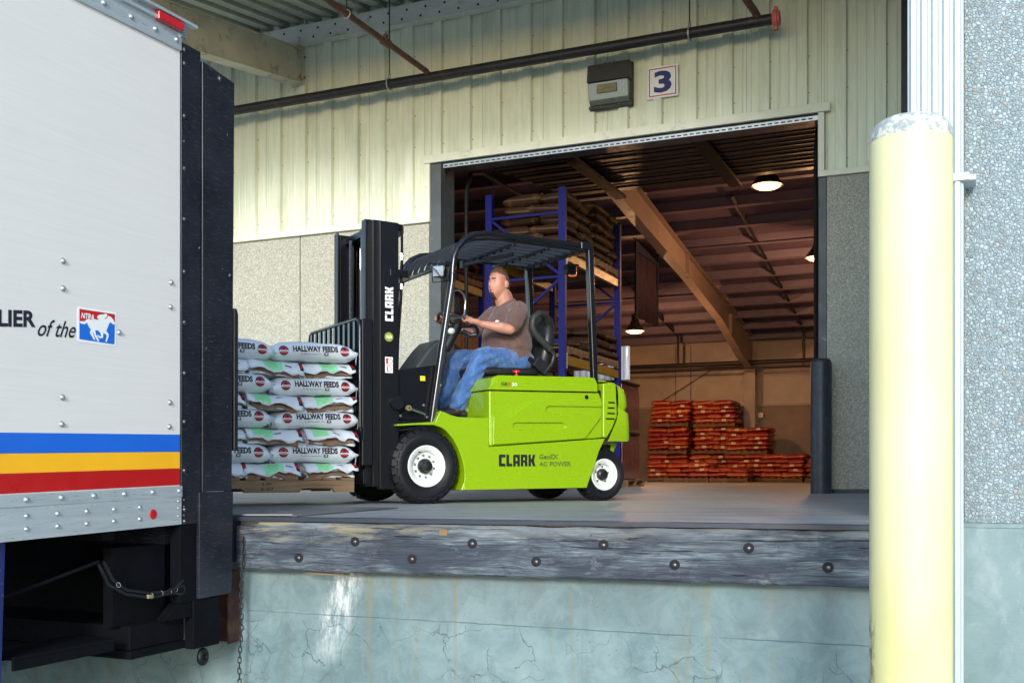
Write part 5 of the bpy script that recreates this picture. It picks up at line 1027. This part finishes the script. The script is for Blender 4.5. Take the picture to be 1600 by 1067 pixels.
for layer in range(8):
    zc = .10 + .111 + LH * (layer + .5); nm = ord8[layer]
    if layer % 2:  # long bags side by side along the near face
        for k, (xc, side) in enumerate(((.905, 'right'), (1.570, 'left'))):
            mb, flank = wbag_mesh(.685, .45, LH + .024, layer * 3 + k); b_ = ld('feed_bag', f'white printed feed bag lying lengthwise, {side} one in the {nm} layer on the forklift pallet', 'feed bag', xc + rr.uniform(-.018, .018), .275 + rr.uniform(-.012, .012), zc, rr.uniform(-.04, .04), 'white feed bags on the forklift pallet', radians(rr.uniform(-3, 3)), radians(rr.uniform(-.3, 2.4) if side == 'right' else rr.uniform(-2.0, .3)))
            obj('sack', mb, M_BAGW, b_, smooth=180); print_art(b_, flank, .672, layer)
            e = MB()
            for s_ in (1, -1):  # pinched ears at each end
                e.add([(s_ * .322, .13, -.02), (s_ * .322, .20, .0), (s_ * .352, .212, -.016), (s_ * .366, .19, -.012), (s_ * .352, .175, -.03)], [(0, 1, 2, 3, 4)])
            ear = obj('bag_ear', e, M_BAGW, b_); md = ear.modifiers.new('t', 'SOLIDIFY'); md.thickness = .004
            strings(b_, -.34, .2, -.01, 2) if k == 0 else strings(b_, -.325, .215, .01, 4)
        for k in range(3):
            mb, _ = wbag_mesh(.60, .425, LH + .01, 50 + layer + k); b_ = ld('feed_bag', f'white feed bag laid crosswise at the far side, {("right", "middle", "left")[k]} in the {nm} layer', 'feed bag', .82 + k * .43, -.255, zc, pi / 2, 'white feed bags on the forklift pallet'); obj('sack', mb, M_BAGW, b_, smooth=180)
    else:          # bags laid crosswise, stitched ends drooping towards the camera
        for k in range(3):
            xc = .795 + k * .433; L = .62; mb, _ = wbag_mesh(L, .44, LH + .008, layer * 5 + k * 2 + 1, .0); b_ = ld('feed_bag', f'white feed bag with green tag, stitched end showing, {("right", "middle", "left")[k]} one of the {nm} layer', 'feed bag', xc + rr.uniform(-.012, .012), .135 + rr.uniform(-.03, .02), zc - .004, pi / 2 + rr.uniform(-.05, .05), 'white feed bags on the forklift pallet', radians(rr.uniform(-2.5, 2.5)))
            obj('sack', mb, M_BAGW, b_, smooth=180); sd_ = layer * 3 + k
            # stitched flap: in bag coordinates +x is towards the camera, +y towards the truck (image left)
            def sheet(name, x0, z0, x1, z1, w0, w1, m, wav, seed, thick=.003, y0=0, sk=0):
                n_, mm = 18, 5; V_ = []
                for i in range(n_ + 1):
                    t = i / n_ * 2 - 1
                    for j in range(mm + 1):
                        s_ = j / mm; yy = t * (w0 + (w1 - w0) * s_) / 2 + y0; wv_ = mnoise.noise((t * 2.2 + seed * 1.7, seed, s_ * .6)) * wav * s_ + mnoise.noise((t * 6 + seed, 3, seed)) * wav * .35 * s_
                        V_.append((x0 + (x1 - x0) * sin(s_ * pi / 2) + mnoise.noise((t * 3, seed, s_ * 2)) * .012 * s_, yy, z0 + (z1 - z0) * (s_ ** 1.3) + wv_ + sk * t * s_))
                o = obj(name, MB().add(V_, [(i * (mm + 1) + j, (i + 1) * (mm + 1) + j, (i + 1) * (mm + 1) + j + 1, i * (mm + 1) + j + 1) for i in range(n_) for j in range(mm)]), m, b_, smooth=180, fix=False); md = o.modifiers.new('t', 'SOLIDIFY'); md.thickness = thick; return V_
            tilt = (.018, -.012, .008, -.02)[sd_ % 4]
            V_ = sheet('stitched_flap', .262, .052, .372, -.022 - .012 * (sd_ % 3), .43, .425, M_BAGW, .040, sd_ + 1, .003, 0, tilt)
            sheet('kraft_lining', .27, -.005, .350, -.056, .40, .36, M_KRAFT, .030, sd_ + 40, .003, 0, tilt * 1.4)
            sheet('lower_fold', .26, -.02, .335, -.062, .41, .39, M_BAGW, .016, sd_ + 80, .003)
            n_, mm = 18, 5
            def on_flap(t, s_):
                i = int(t * n_); j = min(mm - 1, int(s_ * mm)); ft, fs_ = t * n_ - i, s_ * mm - j; i = min(i, n_ - 1)
                g = lambda a_, c_: Vector(V_[a_ * (mm + 1) + c_]); return g(i, j).lerp(g(i + 1, j), ft).lerp(g(i, j + 1).lerp(g(i + 1, j + 1), ft), fs_)
            def patch(name, t0, t1, s0, s1, m, lift, nt=8, ns=4):
                V2 = []
                for a_ in range(nt + 1):
                    for c_ in range(ns + 1): V2.append(on_flap(t0 + (t1 - t0) * a_ / nt, s0 + (s1 - s0) * c_ / ns) + Vector((lift, 0, lift * .8)))
                return obj(name, MB().add(V2, [(a_ * (ns + 1) + c_, (a_ + 1) * (ns + 1) + c_, (a_ + 1) * (ns + 1) + c_ + 1, a_ * (ns + 1) + c_ + 1) for a_ in range(nt) for c_ in range(ns)]), m, b_, fix=False)
            t0 = rr.uniform(.05, .38); s0_ = rr.uniform(.12, .35); patch('green_tag', t0, t0 + rr.uniform(.28, .36), s0_, min(.98, s0_ + .66), M_TAG, .0045)
            for q in range(3): patch('tag_print', t0 + .05, t0 + .24, .42 + q * .14, .44 + q * .14, M_LBLG, .0055, 4, 1)
            patch('web_print', t0 + .38, t0 + .50, .50, .58, M_INK, .0045, 6, 1); patch('web_print', .25, .60, .10, .15, M_INK, .0045, 8, 1)
            if k < 2 or layer % 4 == 0: patch('corner_print', .93, .995, .15, .75, M_INK, .0045, 3, 3); patch('corner_print_red', .945, .99, .3, .6, M_REDP, .0056, 2, 2)
            strings(b_, .33, -.205, -.01, 3)
        for k in range(2):
            mb, _ = wbag_mesh(.66, .40, LH + .01, 90 + layer + k); b_ = ld('feed_bag', f'white feed bag lying lengthwise at the far side, {("right", "left")[k]} in the {nm} layer', 'feed bag', .93 + k * .65, -.36, zc, 0, 'white feed bags on the forklift pallet'); obj('sack', mb, M_BAGW, b_, smooth=180)

# ================================================================== RACK AND STOCK INSIDE
def generic_bag(L, W_, H, seed):
    us = [-1, -.93, -.7, -.25, .25, .7, .93, 1]; vs_ = [-1, -.93, -.6, 0, .6, .93, 1]; V_, F_, idx = [], [], {}
    for s_ in (1, -1):
        for i, u in enumerate(us):
            for j, v in enumerate(vs_):
                edge = i in (0, len(us) - 1) or j in (0, len(vs_) - 1)
                if s_ < 0 and edge: idx[(s_, i, j)] = idx[(1, i, j)]; continue
                h = 0 if edge else H / 2 * (1 - abs(u) ** 5) ** .45 * (1 - abs(v) ** 6) ** .45
                idx[(s_, i, j)] = len(V_); V_.append((u * L / 2, v * W_ / 2, s_ * h + mnoise.noise((u * 2 + seed, v * 2, s_)) * .016 + (mnoise.noise((u * 3, v * 3, seed)) * .03 if edge else 0)))
    for i in range(len(us) - 1):
        for j in range(len(vs_) - 1):
            F_.append(tuple(idx[(1, i + p, j + q)] for p, q in ((0, 0), (1, 0), (1, 1), (0, 1)))); F_.append(tuple(idx[(-1, i + p, j + q)] for p, q in ((0, 0), (0, 1), (1, 1), (1, 0))))
    return MB().add(V_, F_)
red_m = [mesh_from(generic_bag(.60, .42, .15, s), 'feed_bag', M_RBAG) for s in range(5)]; br_m = [mesh_from(generic_bag(.62, .42, .16, 20 + s), 'stored_bag', M_BBAG) for s in range(4)]
for m_ in red_m + br_m:
    for p in m_.polygons: p.use_smooth = True
pm_ = {}
def pallet_parts(parent, L=1.14, W_=1.0):
    if not pm_:
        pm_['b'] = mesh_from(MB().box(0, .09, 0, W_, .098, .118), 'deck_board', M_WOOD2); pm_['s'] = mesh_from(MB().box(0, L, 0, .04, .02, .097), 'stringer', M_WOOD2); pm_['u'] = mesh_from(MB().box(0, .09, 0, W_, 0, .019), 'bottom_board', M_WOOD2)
    for i in range(7): o = link('deck_board', pm_['b'], parent); o.location = (i * .175, 0, 0)
    for y in (0, W_ / 2 - .02, W_ - .04): o = link('stringer', pm_['s'], parent); o.location = (0, y, 0)
    for x in (0, L / 2 - .045, L - .09): o = link('bottom_board', pm_['u'], parent); o.location = (x, 0, 0)
lbl = mesh_from(MB().box(-.055, .055, -.004, 0, -.03, .03), 'bag_label', M_LABELP)
onames = ['bottom', 'second', 'third', 'fourth', 'fifth', 'sixth']
rq = random.Random(5)
def stack(x, y, z, n, desc, meshes, rz=0, kind='red', fills=(0, 1, 2, 3, 4), H=.122, grp='red feed bags stacked on the pallets'):
    """x,y = front left corner on the ground; five bags a layer, interlocked"""
    if kind == 'red': rz += rq.uniform(-.05, .05)
    lean = rq.uniform(-.012, .012)
    p = thing('stock_pallet', f'wooden pallet under {desc}', 'pallet', (x, y, z), rz, 'stock pallets in the warehouse'); pallet_parts(p)
    for l in range(n):
        if l % 2 == 0: spots = [(.30, .21, 0, 'front left'), (.88, .21, 0, 'front right'), (.20, .70, 1, 'rear left'), (.60, .70, 1, 'rear middle'), (.99, .70, 1, 'rear right')]
        else: spots = [(.20, .31, 1, 'front left'), (.59, .31, 1, 'front middle'), (.98, .31, 1, 'front right'), (.30, .81, 0, 'rear left'), (.88, .81, 0, 'rear right')]
        for i, (bx, by, r, w_) in enumerate(spots):
            if i not in fills: continue
            bx = .57 + (bx - .57) * .93; by = .5 + (by - .5) * .95
            bx += rq.uniform(-.028, .028) + lean * l; by += rq.uniform(-.03, .03); me = meshes[rq.randrange(len(meshes))]
            o = bpy.data.objects.new('feed_bag' if kind == 'red' else 'stored_bag', me); COL.objects.link(o)
            o.location = (x + bx * cos(rz) - by * sin(rz), y + bx * sin(rz) + by * cos(rz), z + .118 + H * (l + .5)); o.rotation_euler = (rq.uniform(-.06, .06), rq.uniform(-.06, .06), rz + (pi / 2 if r else 0) + rq.uniform(-.09, .09))
            o.scale = (rq.uniform(.94, 1.05), 1, rq.uniform(.85, 1.2))
            tag(o, f'{kind} bag, {w_} of the {onames[l]} layer on {desc}', 'bag', grp)
            if kind == 'red' and w_.startswith('front') and rq.random() < .4:
                q = link('bag_label', lbl, o); q.location = (.0 if not r else -.315, -.215 if not r else 0, .01); q.rotation_euler = (0, 0, 0 if not r else -pi / 2)
YB = 28.5
stack(-8.42, YB, 0, 5, 'leftmost floor stack', red_m); stack(-8.40, YB + .05, .75, 5, 'leftmost middle tier', red_m, fills=(0, 1, 2, 4)); stack(-8.36, YB + .1, 1.50, 5, 'leftmost top tier', red_m, fills=(0, 1, 2, 4))
stack(-7.22, YB + .25, 0, 5, 'second floor stack', red_m, fills=(0, 1, 2)); stack(-7.18, YB + .25, .75, 5, 'second middle tier', red_m, fills=(0, 1, 2, 4)); stack(-7.14, YB + .3, 1.48, 5, 'second top tier', red_m, fills=(0, 1, 2, 4))
stack(-7.50, YB - 1.25, 0, 3, 'low pile before the column', red_m); stack(-6.22, YB, 0, 5, 'third floor stack', red_m, fills=(0, 1, 2, 4)); stack(-6.22, YB, .72, 5, 'third upper stack', red_m)
stack(-6.50, YB - 1.2, 0, 2, 'lowest pile of two layers', red_m); stack(-5.30, YB - .1, 0, 5, 'wide stack right of column', red_m); stack(-4.10, YB, 0, 4, 'stack beside the dark bollard', red_m); stack(-4.00, YB + .3, .62, 4, 'tier above the bollard stack', red_m, fills=(0, 2))
# pallet racking
rk = thing('pallet_rack', 'blue and yellow pallet racking just inside the left of the door', 'pallet rack')
RX0, RX1 = -6.45, -5.32; ys = (13.95, 16.45)
for y in ys:
    for x in (RX0, RX1):
        o = obj('upright', MB().box(x - .05, x + .05, y - .035, y - .03, 0, 4.25).box(x - .05, x - .044, y - .03, y + .035, 0, 4.25).box(x + .044, x + .05, y - .03, y + .035, 0, 4.25), M_RACKB, rk)
    zz = [.3, 1.2, 2.1, 3.0, 3.9]
    for i, z in enumerate(zz):
        obj('frame_strut', MB().bar((RX0, y, z), (RX1, y, z), .03, .035), M_RACKB, rk)
        if i < 4: a_, b_ = ((RX0, RX1) if i % 2 == 0 else (RX1, RX0)); obj('frame_brace', MB().bar((a_, y, z), (b_, y, zz[i + 1]), .028, .035), M_RACKB, rk)
for z in (1.83, 3.30):
    for j in range(1):
        for x in (RX0, RX1): o = obj('load_beam', MB().box(x - .028, x + .028, ys[j] + .04, ys[j + 1] - .04, z - .06, z + .06), M_RACKY, rk, bevel=.004); obj('beam_connector', MB().box(x - .03, x + .056, ys[j] + .036, ys[j] + .045, z - .12, z + .10), M_GALV, o); obj('beam_label', MB().box(x + .0285, x + .0295, ys[j] + 1.2, ys[j] + 1.26, z - .03, z + .03), M_WHITE, o)
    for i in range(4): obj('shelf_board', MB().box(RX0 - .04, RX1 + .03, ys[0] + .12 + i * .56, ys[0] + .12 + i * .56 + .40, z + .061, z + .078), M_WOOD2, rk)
bg = 'brown bags stored in the racking'
for (y, z, n, d) in ((14.02, 3.39, 5, 'top shelf, nearest the door'), (15.25, 3.39, 6, 'top shelf, second from the door'), (14.1, 1.92, 1, 'lower shelf, nearest the door'), (15.3, 1.92, 3, 'lower shelf, second from the door')):
    stack(RX1 + .03, y, z, n, d, br_m, rz=pi / 2, kind='brown', H=.145, grp=bg, fills=(0, 1, 2, 3) if n > 2 else (0, 1, 2, 3, 4))
# second rack line further left, only glimpsed
rk2 = thing('pallet_rack', 'second blue rack row in the dark beside the left door jamb', 'pallet rack')
for y in ys:
    for x in (-7.75, -8.85): obj('upright', MB().box(x - .05, x + .05, y - .035, y + .035, 0, 4.25), M_RACKB, rk2)
for z in (1.83, 3.30):
    for x in (-7.75, -8.85): obj('load_beam', MB().box(x - .028, x + .028, ys[0] + .04, ys[1] - .04, z - .06, z + .06), M_RACKY, rk2)
stack(-7.72, 14.0, 3.37, 4, 'far left rack shelf near door', br_m, rz=pi / 2, kind='brown', H=.145, grp=bg, fills=(0, 1)); stack(-7.72, 15.5, 3.37, 4, 'far left rack shelf farther in', br_m, rz=pi / 2, kind='brown', H=.145, grp=bg, fills=(0, 1))
# wrapped loads and film rolls
for z0, lab in ((.12, 'lower red film-wrapped pallet load behind the forklift'), (1.02, 'upper red film-wrapped pallet load with shiny highlight behind forklift')):
    t = thing('wrapped_load', lab, 'wrapped pallet', (-6.74, 17.9, z0)); mb = MB(); n_ = 10; V_ = []
    for k in range(n_ + 1):
        z = .80 * k / n_; bul = .02 * sin(pi * k / n_) + .006 * mnoise.noise((k, z0, 2)); V_ += [(-bul, -bul, z), (1.03 + bul, -bul, z), (1.03 + bul, 1.0, z), (-bul, 1.0, z)]
    mb.add(V_, [(k * 4 + j, k * 4 + (j + 1) % 4, (k + 1) * 4 + (j + 1) % 4, (k + 1) * 4 + j) for k in range(n_) for j in range(4)] + [(0, 3, 2, 1), tuple(n_ * 4 + j for j in range(4))]); obj('wrap', mb, M_FILM, t, bevel=.015); obj('cover_board', MB().box(-.02, 1.06, -.02, 1.0, .805, .85), M_CHAS, t, bevel=.008)
p = thing('stock_pallet', 'wooden pallet under the red film-wrapped loads', 'pallet', (-6.74, 17.9, 0), 0, 'stock pallets in the warehouse'); pallet_parts(p)
for i in range(9):
    for j in range(1):
        o = obj('film_roll', MB().lathe([(0, 0), (.055, 0), (.058, .01), (.058, .58), (.055, .59), (0, .59)], seg=16), M_ROLL, None, smooth=50); o.location = (-6.58 + i * .117, 17.97 + j * .12, 1.88); tag(o, f"clear film roll on the red wrapped load, {('leftmost', 'second', 'third', 'fourth', 'middle', 'sixth', 'seventh', 'eighth', 'rightmost')[i]} of the row of nine", 'film roll', 'film rolls on the wrapped load')

# ================================================================== DRIVER
man = thing('person', 'man in brown t-shirt and blue jeans driving the forklift, both hands on the wheel', 'person', FL, FA)
def blend(name, mb, mat, voxel, parent, smooth_it=4, disp=None):
    """closed overlapping volumes fused into one continuous surface"""
    me = mesh_from(mb, name, mat); o = bpy.data.objects.new(name, me); COL.objects.link(o)
    md = o.modifiers.new('r', 'REMESH'); md.mode = 'VOXEL'; md.voxel_size = voxel; sm = o.modifiers.new('s', 'SMOOTH'); sm.factor = .5; sm.iterations = smooth_it
    bpy.context.view_layer.update(); nm = bpy.data.meshes.new_from_object(o.evaluated_get(bpy.context.evaluated_depsgraph_get())); o.modifiers.clear(); o.data = nm; o.parent = parent
    if not nm.materials: nm.materials.append(mat)
    if disp:
        nr = [v.normal.copy() for v in nm.vertices]
        for v, n_ in zip(nm.vertices, nr): v.co += n_ * disp(v.co)
    for p in nm.polygons: p.use_smooth = True
    return o
def limb(mb, pts, rad, seg=14, flat=1.0):
    mb.tube(pts, rad, seg, flat=flat)
    for p, r in ((pts[0], rad[0]), (pts[-1], rad[-1])): mb.sphere(p, r * .97, seg, 8)
def loft(mb, secs, k=24):
    vs = []
    for c, rx, ry, tilt in secs:
        for j in range(k):
            a = 2 * pi * j / k; x, y = cos(a) * rx, sin(a) * ry; vs.append((c[0] + x * cos(tilt), c[1] + y, c[2] + x * sin(tilt)))
    return mb.add(vs, [(i * k + j, i * k + (j + 1) % k, (i + 1) * k + (j + 1) % k, (i + 1) * k + j) for i in range(len(secs) - 1) for j in range(k)] + [tuple(range(k)), tuple(range((len(secs) - 1) * k, len(secs) * k))])
# head surface: direction -> point
HC = Vector((-.955, .05, 1.915))
CT, ST = cos(radians(16)), sin(radians(16))
def g(t, c, s): return math.exp(-((t - c) / s) ** 2)
def headpt(d, off=0.0):
    x, y, z = d
    px, py, pz = x * .102, y * .080, z * .146
    if z < 0:
        py *= 1 - .12 * min(1, -z) ** 1.6; px *= 1 + .05 * g(z, -.6, .3); px += .020 * (-z) * (1 if x > -.2 else .2)
    if x < 0: px *= 1.02; pz += -.0 * x
    f = max(0, x)
    px += f ** 4 * .030 * g(y, 0, .13) * g(z, -.16, .11) + f ** 4 * .014 * g(y, 0, .11) * g(z, .02, .12)            # nose
    px -= f ** 3 * .010 * g(z, .10, .06) * g(y, 0, .2)
    px += f ** 3 * .008 * g(z, .27, .10) * g(abs(y), .25, .25)       # brow
    px -= f ** 3 * .017 * g(z, .12, .09) * g(abs(y), .36, .17)       # sockets
    px += f ** 4 * .004 * g(y, 0, .30) * g(z, -.42, .10)             # lips
    px -= f ** 4 * .003 * g(y, 0, .30) * g(z, -.50, .05)
    px += f ** 3 * .012 * g(y, 0, .32) * g(z, -.78, .14)             # chin
    py += (1 if y > 0 else -1) * .005 * g(x, .45, .25) * g(z, -.10, .2)  # cheeks
    p = Vector((px, py, pz)); p = p + p.normalized() * off; return HC + Vector((p.x * CT - p.y * ST, p.x * ST + p.y * CT, p.z))
def dirs(nu, nv):
    for i in range(nv + 1):
        th = -pi / 2 + pi * i / nv
        for j in range(nu): a = 2 * pi * j / nu; yield i, j, (cos(th) * cos(a), cos(th) * sin(a), sin(th))
def headmesh(mb, keep=lambda d: True, off=0.0, nu=72, nv=54, cap=True):
    P_ = [None] * ((nv + 1) * nu); ok = {}
    for i, j, d in dirs(nu, nv): P_[i * nu + j] = headpt(d, off if not callable(off) else off(d)); ok[(i, j)] = keep(d)
    fs = [(i * nu + j, i * nu + (j + 1) % nu, (i + 1) * nu + (j + 1) % nu, (i + 1) * nu + j) for i in range(nv) for j in range(nu) if ok[(i, j)] and ok[(i + 1, j)] and ok[(i, (j + 1) % nu)] and ok[(i + 1, (j + 1) % nu)]]
    return mb.add(P_, fs)
body = MB(); headmesh(body)
limb(body, [(-1.03, .05, 1.70), (-1.0, .05, 1.77), (-.975, .05, 1.85)], [.082, .076, .072], 18)
limb(body, [(-1.03, .05, 1.82), (-1.05, .05, 1.74)], [.052, .06], 14)
for s_ in (1, -1): body.sphere((HC.x - .012 * CT - s_ * .084 * ST, HC.y - .012 * ST + s_ * .084 * CT, HC.z - .012), (.021, .012, .035), 12, 8)
loft(body, [((-1.04, .05, 1.60), .12, .16, 0), ((-1.04, .05, 1.70), .08, .13, 0), ((-1.02, .05, 1.75), .06, .07, 0)])
arms = {1: ((-1.03, .26, 1.655), (-.895, .345, 1.475), (-.655, .268, 1.512), (-.605, .255, 1.520)), -1: ((-1.03, -.16, 1.665), (-.86, -.255, 1.50), (-.575, -.215, 1.545), (-.525, -.20, 1.565))}
for s_, (sh_, el, wr_, pa) in arms.items():
    m1 = Vector(sh_).lerp(Vector(el), .5); limb(body, [sh_, m1, el], [.060, .056, .046], 16); m2 = Vector(el).lerp(Vector(wr_), .3); m3 = Vector(el).lerp(Vector(wr_), .7)
    limb(body, [el, m2, m3, wr_], [.046, .048, .036, .029], 16)
    # hand gripping the rim
    n_ = swn; cen = swc; e1 = Vector((0, s_, 0)); rim = cen + e1 * .185 if s_ > 0 else cen + (Vector((.10, -.995, 0)).normalized() * .0 + (e1 * .155 + (e1.cross(n_) * 1).normalized() * (-.10))); t_ = n_.cross(e1).normalized()
    if t_.x < 0: t_ = -t_
    if s_ < 0: e1 = (rim - cen).normalized(); t_ = n_.cross(e1).normalized(); t_ = t_ if t_.x > 0 else -t_
    pc = rim + e1 * .030 - t_ * .010 + n_ * .006; limb(body, [wr_, Vector(wr_).lerp(pc, .5) + n_ * .006, pc], [.029, .034, .031], 14, .8); body.sphere(rim + e1 * .022 + n_ * .010 + t_ * .004, (.040, .026, .028), 14, 8)
    for q, (o_, ln_) in enumerate(((-.030, .9), (-.009, 1.0), (.013, 1.05), (.035, 1.0))):
        c0 = rim + t_ * o_; limb(body, [c0 + e1 * .034 + n_ * .012, c0 + e1 * .014 + n_ * .029 * ln_, c0 - e1 * .014 + n_ * .026, c0 - e1 * .027 * ln_ + n_ * .002, c0 - e1 * .018 - n_ * .016], [.0105, .0098, .0092, .0085, .0075], 10)
    limb(body, [rim + e1 * .03 - n_ * .006 + t_ * .02, rim + e1 * .012 - n_ * .024 + t_ * .045, rim - e1 * .006 + n_ * .0 + t_ * .068], [.014, .011, .009], 10)
blend('body', body, M_SKIN, .0055, man, 2)
# hair, goatee, brows, eyes
def hairzone(d):
    x, y, z = d
    if z > .62: return True
    if x < -.02 and z > -.50 + .25 * max(0, x + .6): return True if x < -.22 else z > .02
    return z > .40 + .18 * max(0, x) and abs(y) > .0 and (x < .9) and z > .50 + .10 * x - .25 * (abs(y) > .55)
hr = MB(); headmesh(hr, hairzone, lambda d: .003 + (.008 * max(0, d[2]) if d[0] > 0 else .001) + .002 * mnoise.noise((d[0] * 9, d[1] * 9, d[2] * 9)), 110, 84); o = obj('hair', hr, M_HAIR, man, smooth=180)
go = MB(); headmesh(go, lambda d: d[0] > .30 and ((-.93 < d[2] < -.56 and abs(d[1]) < .33) or (-.60 < d[2] < -.47 and abs(d[1]) < .10)), .006, 110, 90); obj('goatee', go, M_GOAT, man, smooth=180)
for s_ in (1, -1):
    d = Vector((.86, s_ * .33, .115)).normalized(); p = headpt(d, -.005); e = obj('eye', MB().sphere(p, .008, 14, 10), M_WHITE, man, smooth=180); obj('iris', MB().sphere(p + Vector((.0035, s_ * .0005, 0)), .0062, 10, 8), M_INK, e, smooth=180)
    br_ = [headpt(Vector((cos(a_) * .93, s_ * sin(a_), .24 - .05 * abs(a_ - .35))).normalized(), .0015) for a_ in (.14, .25, .38, .5, .6)]; obj('eyebrow', MB().tube(br_, [.003, .0045, .0045, .004, .002], 6), M_GOAT, man, smooth=180)
lp = [headpt(Vector((1, t, -.50)).normalized(), .0012) for t in (-.2, -.1, 0, .1, .2)]; obj('lips', MB().tube(lp, [.001, .0035, .004, .0035, .001], 6), pm('lip_colour', (.30, .08, .07), .5), man, smooth=180)
# shirt
def wr(sc_, amp): return lambda co: amp * (mnoise.noise(co * sc_) + .5 * mnoise.noise(co * sc_ * 2.3))
shm = MB(); loft(shm, [((-1.06, .05, 1.20), .19, .20, 0), ((-1.05, .05, 1.26), .212, .218, 0), ((-1.035, .05, 1.36), .222, .222, .0), ((-1.03, .05, 1.46), .218, .218, .0), ((-1.04, .05, 1.56), .192, .215, -.05), ((-1.05, .05, 1.64), .158, .205, -.1), ((-1.045, .05, 1.705), .115, .160, -.12), ((-1.03, .05, 1.755), .082, .095, -.25), ((-1.025, .05, 1.775), .076, .078, -.3)], 28)
for s_, (sh_, el, wr_, pa) in arms.items():
    S_ = Vector(sh_); E_ = Vector(el); S0 = S_ + Vector((-.0, -.06 * s_, .0)); limb(shm, [S0, S_ + Vector((0, -.01 * s_, .005)), S_.lerp(E_, .35), S_.lerp(E_, .72)], [.085, .088, .083, .082], 18)
cut_lo = 1.225
so_ = blend('t_shirt', shm, M_SHIRT, .008, man, 5, lambda co: wr(8, .009)(co) + .006 * sin(co.z * 48 + co.y * 18 + 3 * mnoise.noise(co * 5)) * max(0, min(1, (1.5 - co.z) * 6)))
obj('shirt_emblem', MB().lathe([(0, .0), (.012, .0)], seg=10).add([(-.006, .013, 0), (.006, .013, 0), (.003, .024, 0), (-.003, .024, 0)], [(0, 1, 2, 3)]), M_WHITE, man); e_ = bpy.data.objects['shirt_emblem']; e_.location = (-.868, .155, 1.565); e_.rotation_euler = (0, radians(75), radians(32)); e_.scale = (1.1, 1.1, 1.1)
# jeans
jn = MB(); jn.sphere((-1.11, .05, 1.235), (.19, .20, .125), 22, 12)
limb(jn, [(-1.10, .15, 1.225), (-.90, .185, 1.238), (-.70, .205, 1.238)], [.116, .102, .090], 20); limb(jn, [(-.695, .205, 1.238), (-.60, .205, 1.06), (-.465, .20, .83)], [.088, .080, .074], 20)
limb(jn, [(-1.10, -.05, 1.225), (-.86, -.085, 1.245), (-.62, -.10, 1.245)], [.113, .10, .087], 20); limb(jn, [(-.62, -.10, 1.245), (-.56, -.10, 1.06), (-.48, -.10, .84)], [.086, .077, .071], 20)
blend('jeans', jn, M_JEAN, .008, man, 4, lambda co: wr(11, .009)(co) + .006 * sin((co.x * 40 + co.z * 70) + 4 * mnoise.noise(co * 6)) * (1 if (co.z < .98 or abs(co.x + .70) < .10) else .15))
for y, xa in ((.20, -.465), (-.10, -.48)):
    s2 = MB(); s2.sphere((xa, y, .775), (.06, .045, .055), 16, 10).sphere((xa + .10, y, .752), (.115, .046, .040), 18, 10).sphere((xa - .04, y, .745), (.05, .042, .036), 14, 8).sphere((xa, y, .82), (.045, .042, .05), 12, 8); blend('shoe', s2, M_SHOE, .008, man, 3)
obj('wrist_watch', MB().torus((-.60, -.218, 1.538), (1, 0, .1), .033, .006, 20, 6), M_CHAS, man, smooth=180)
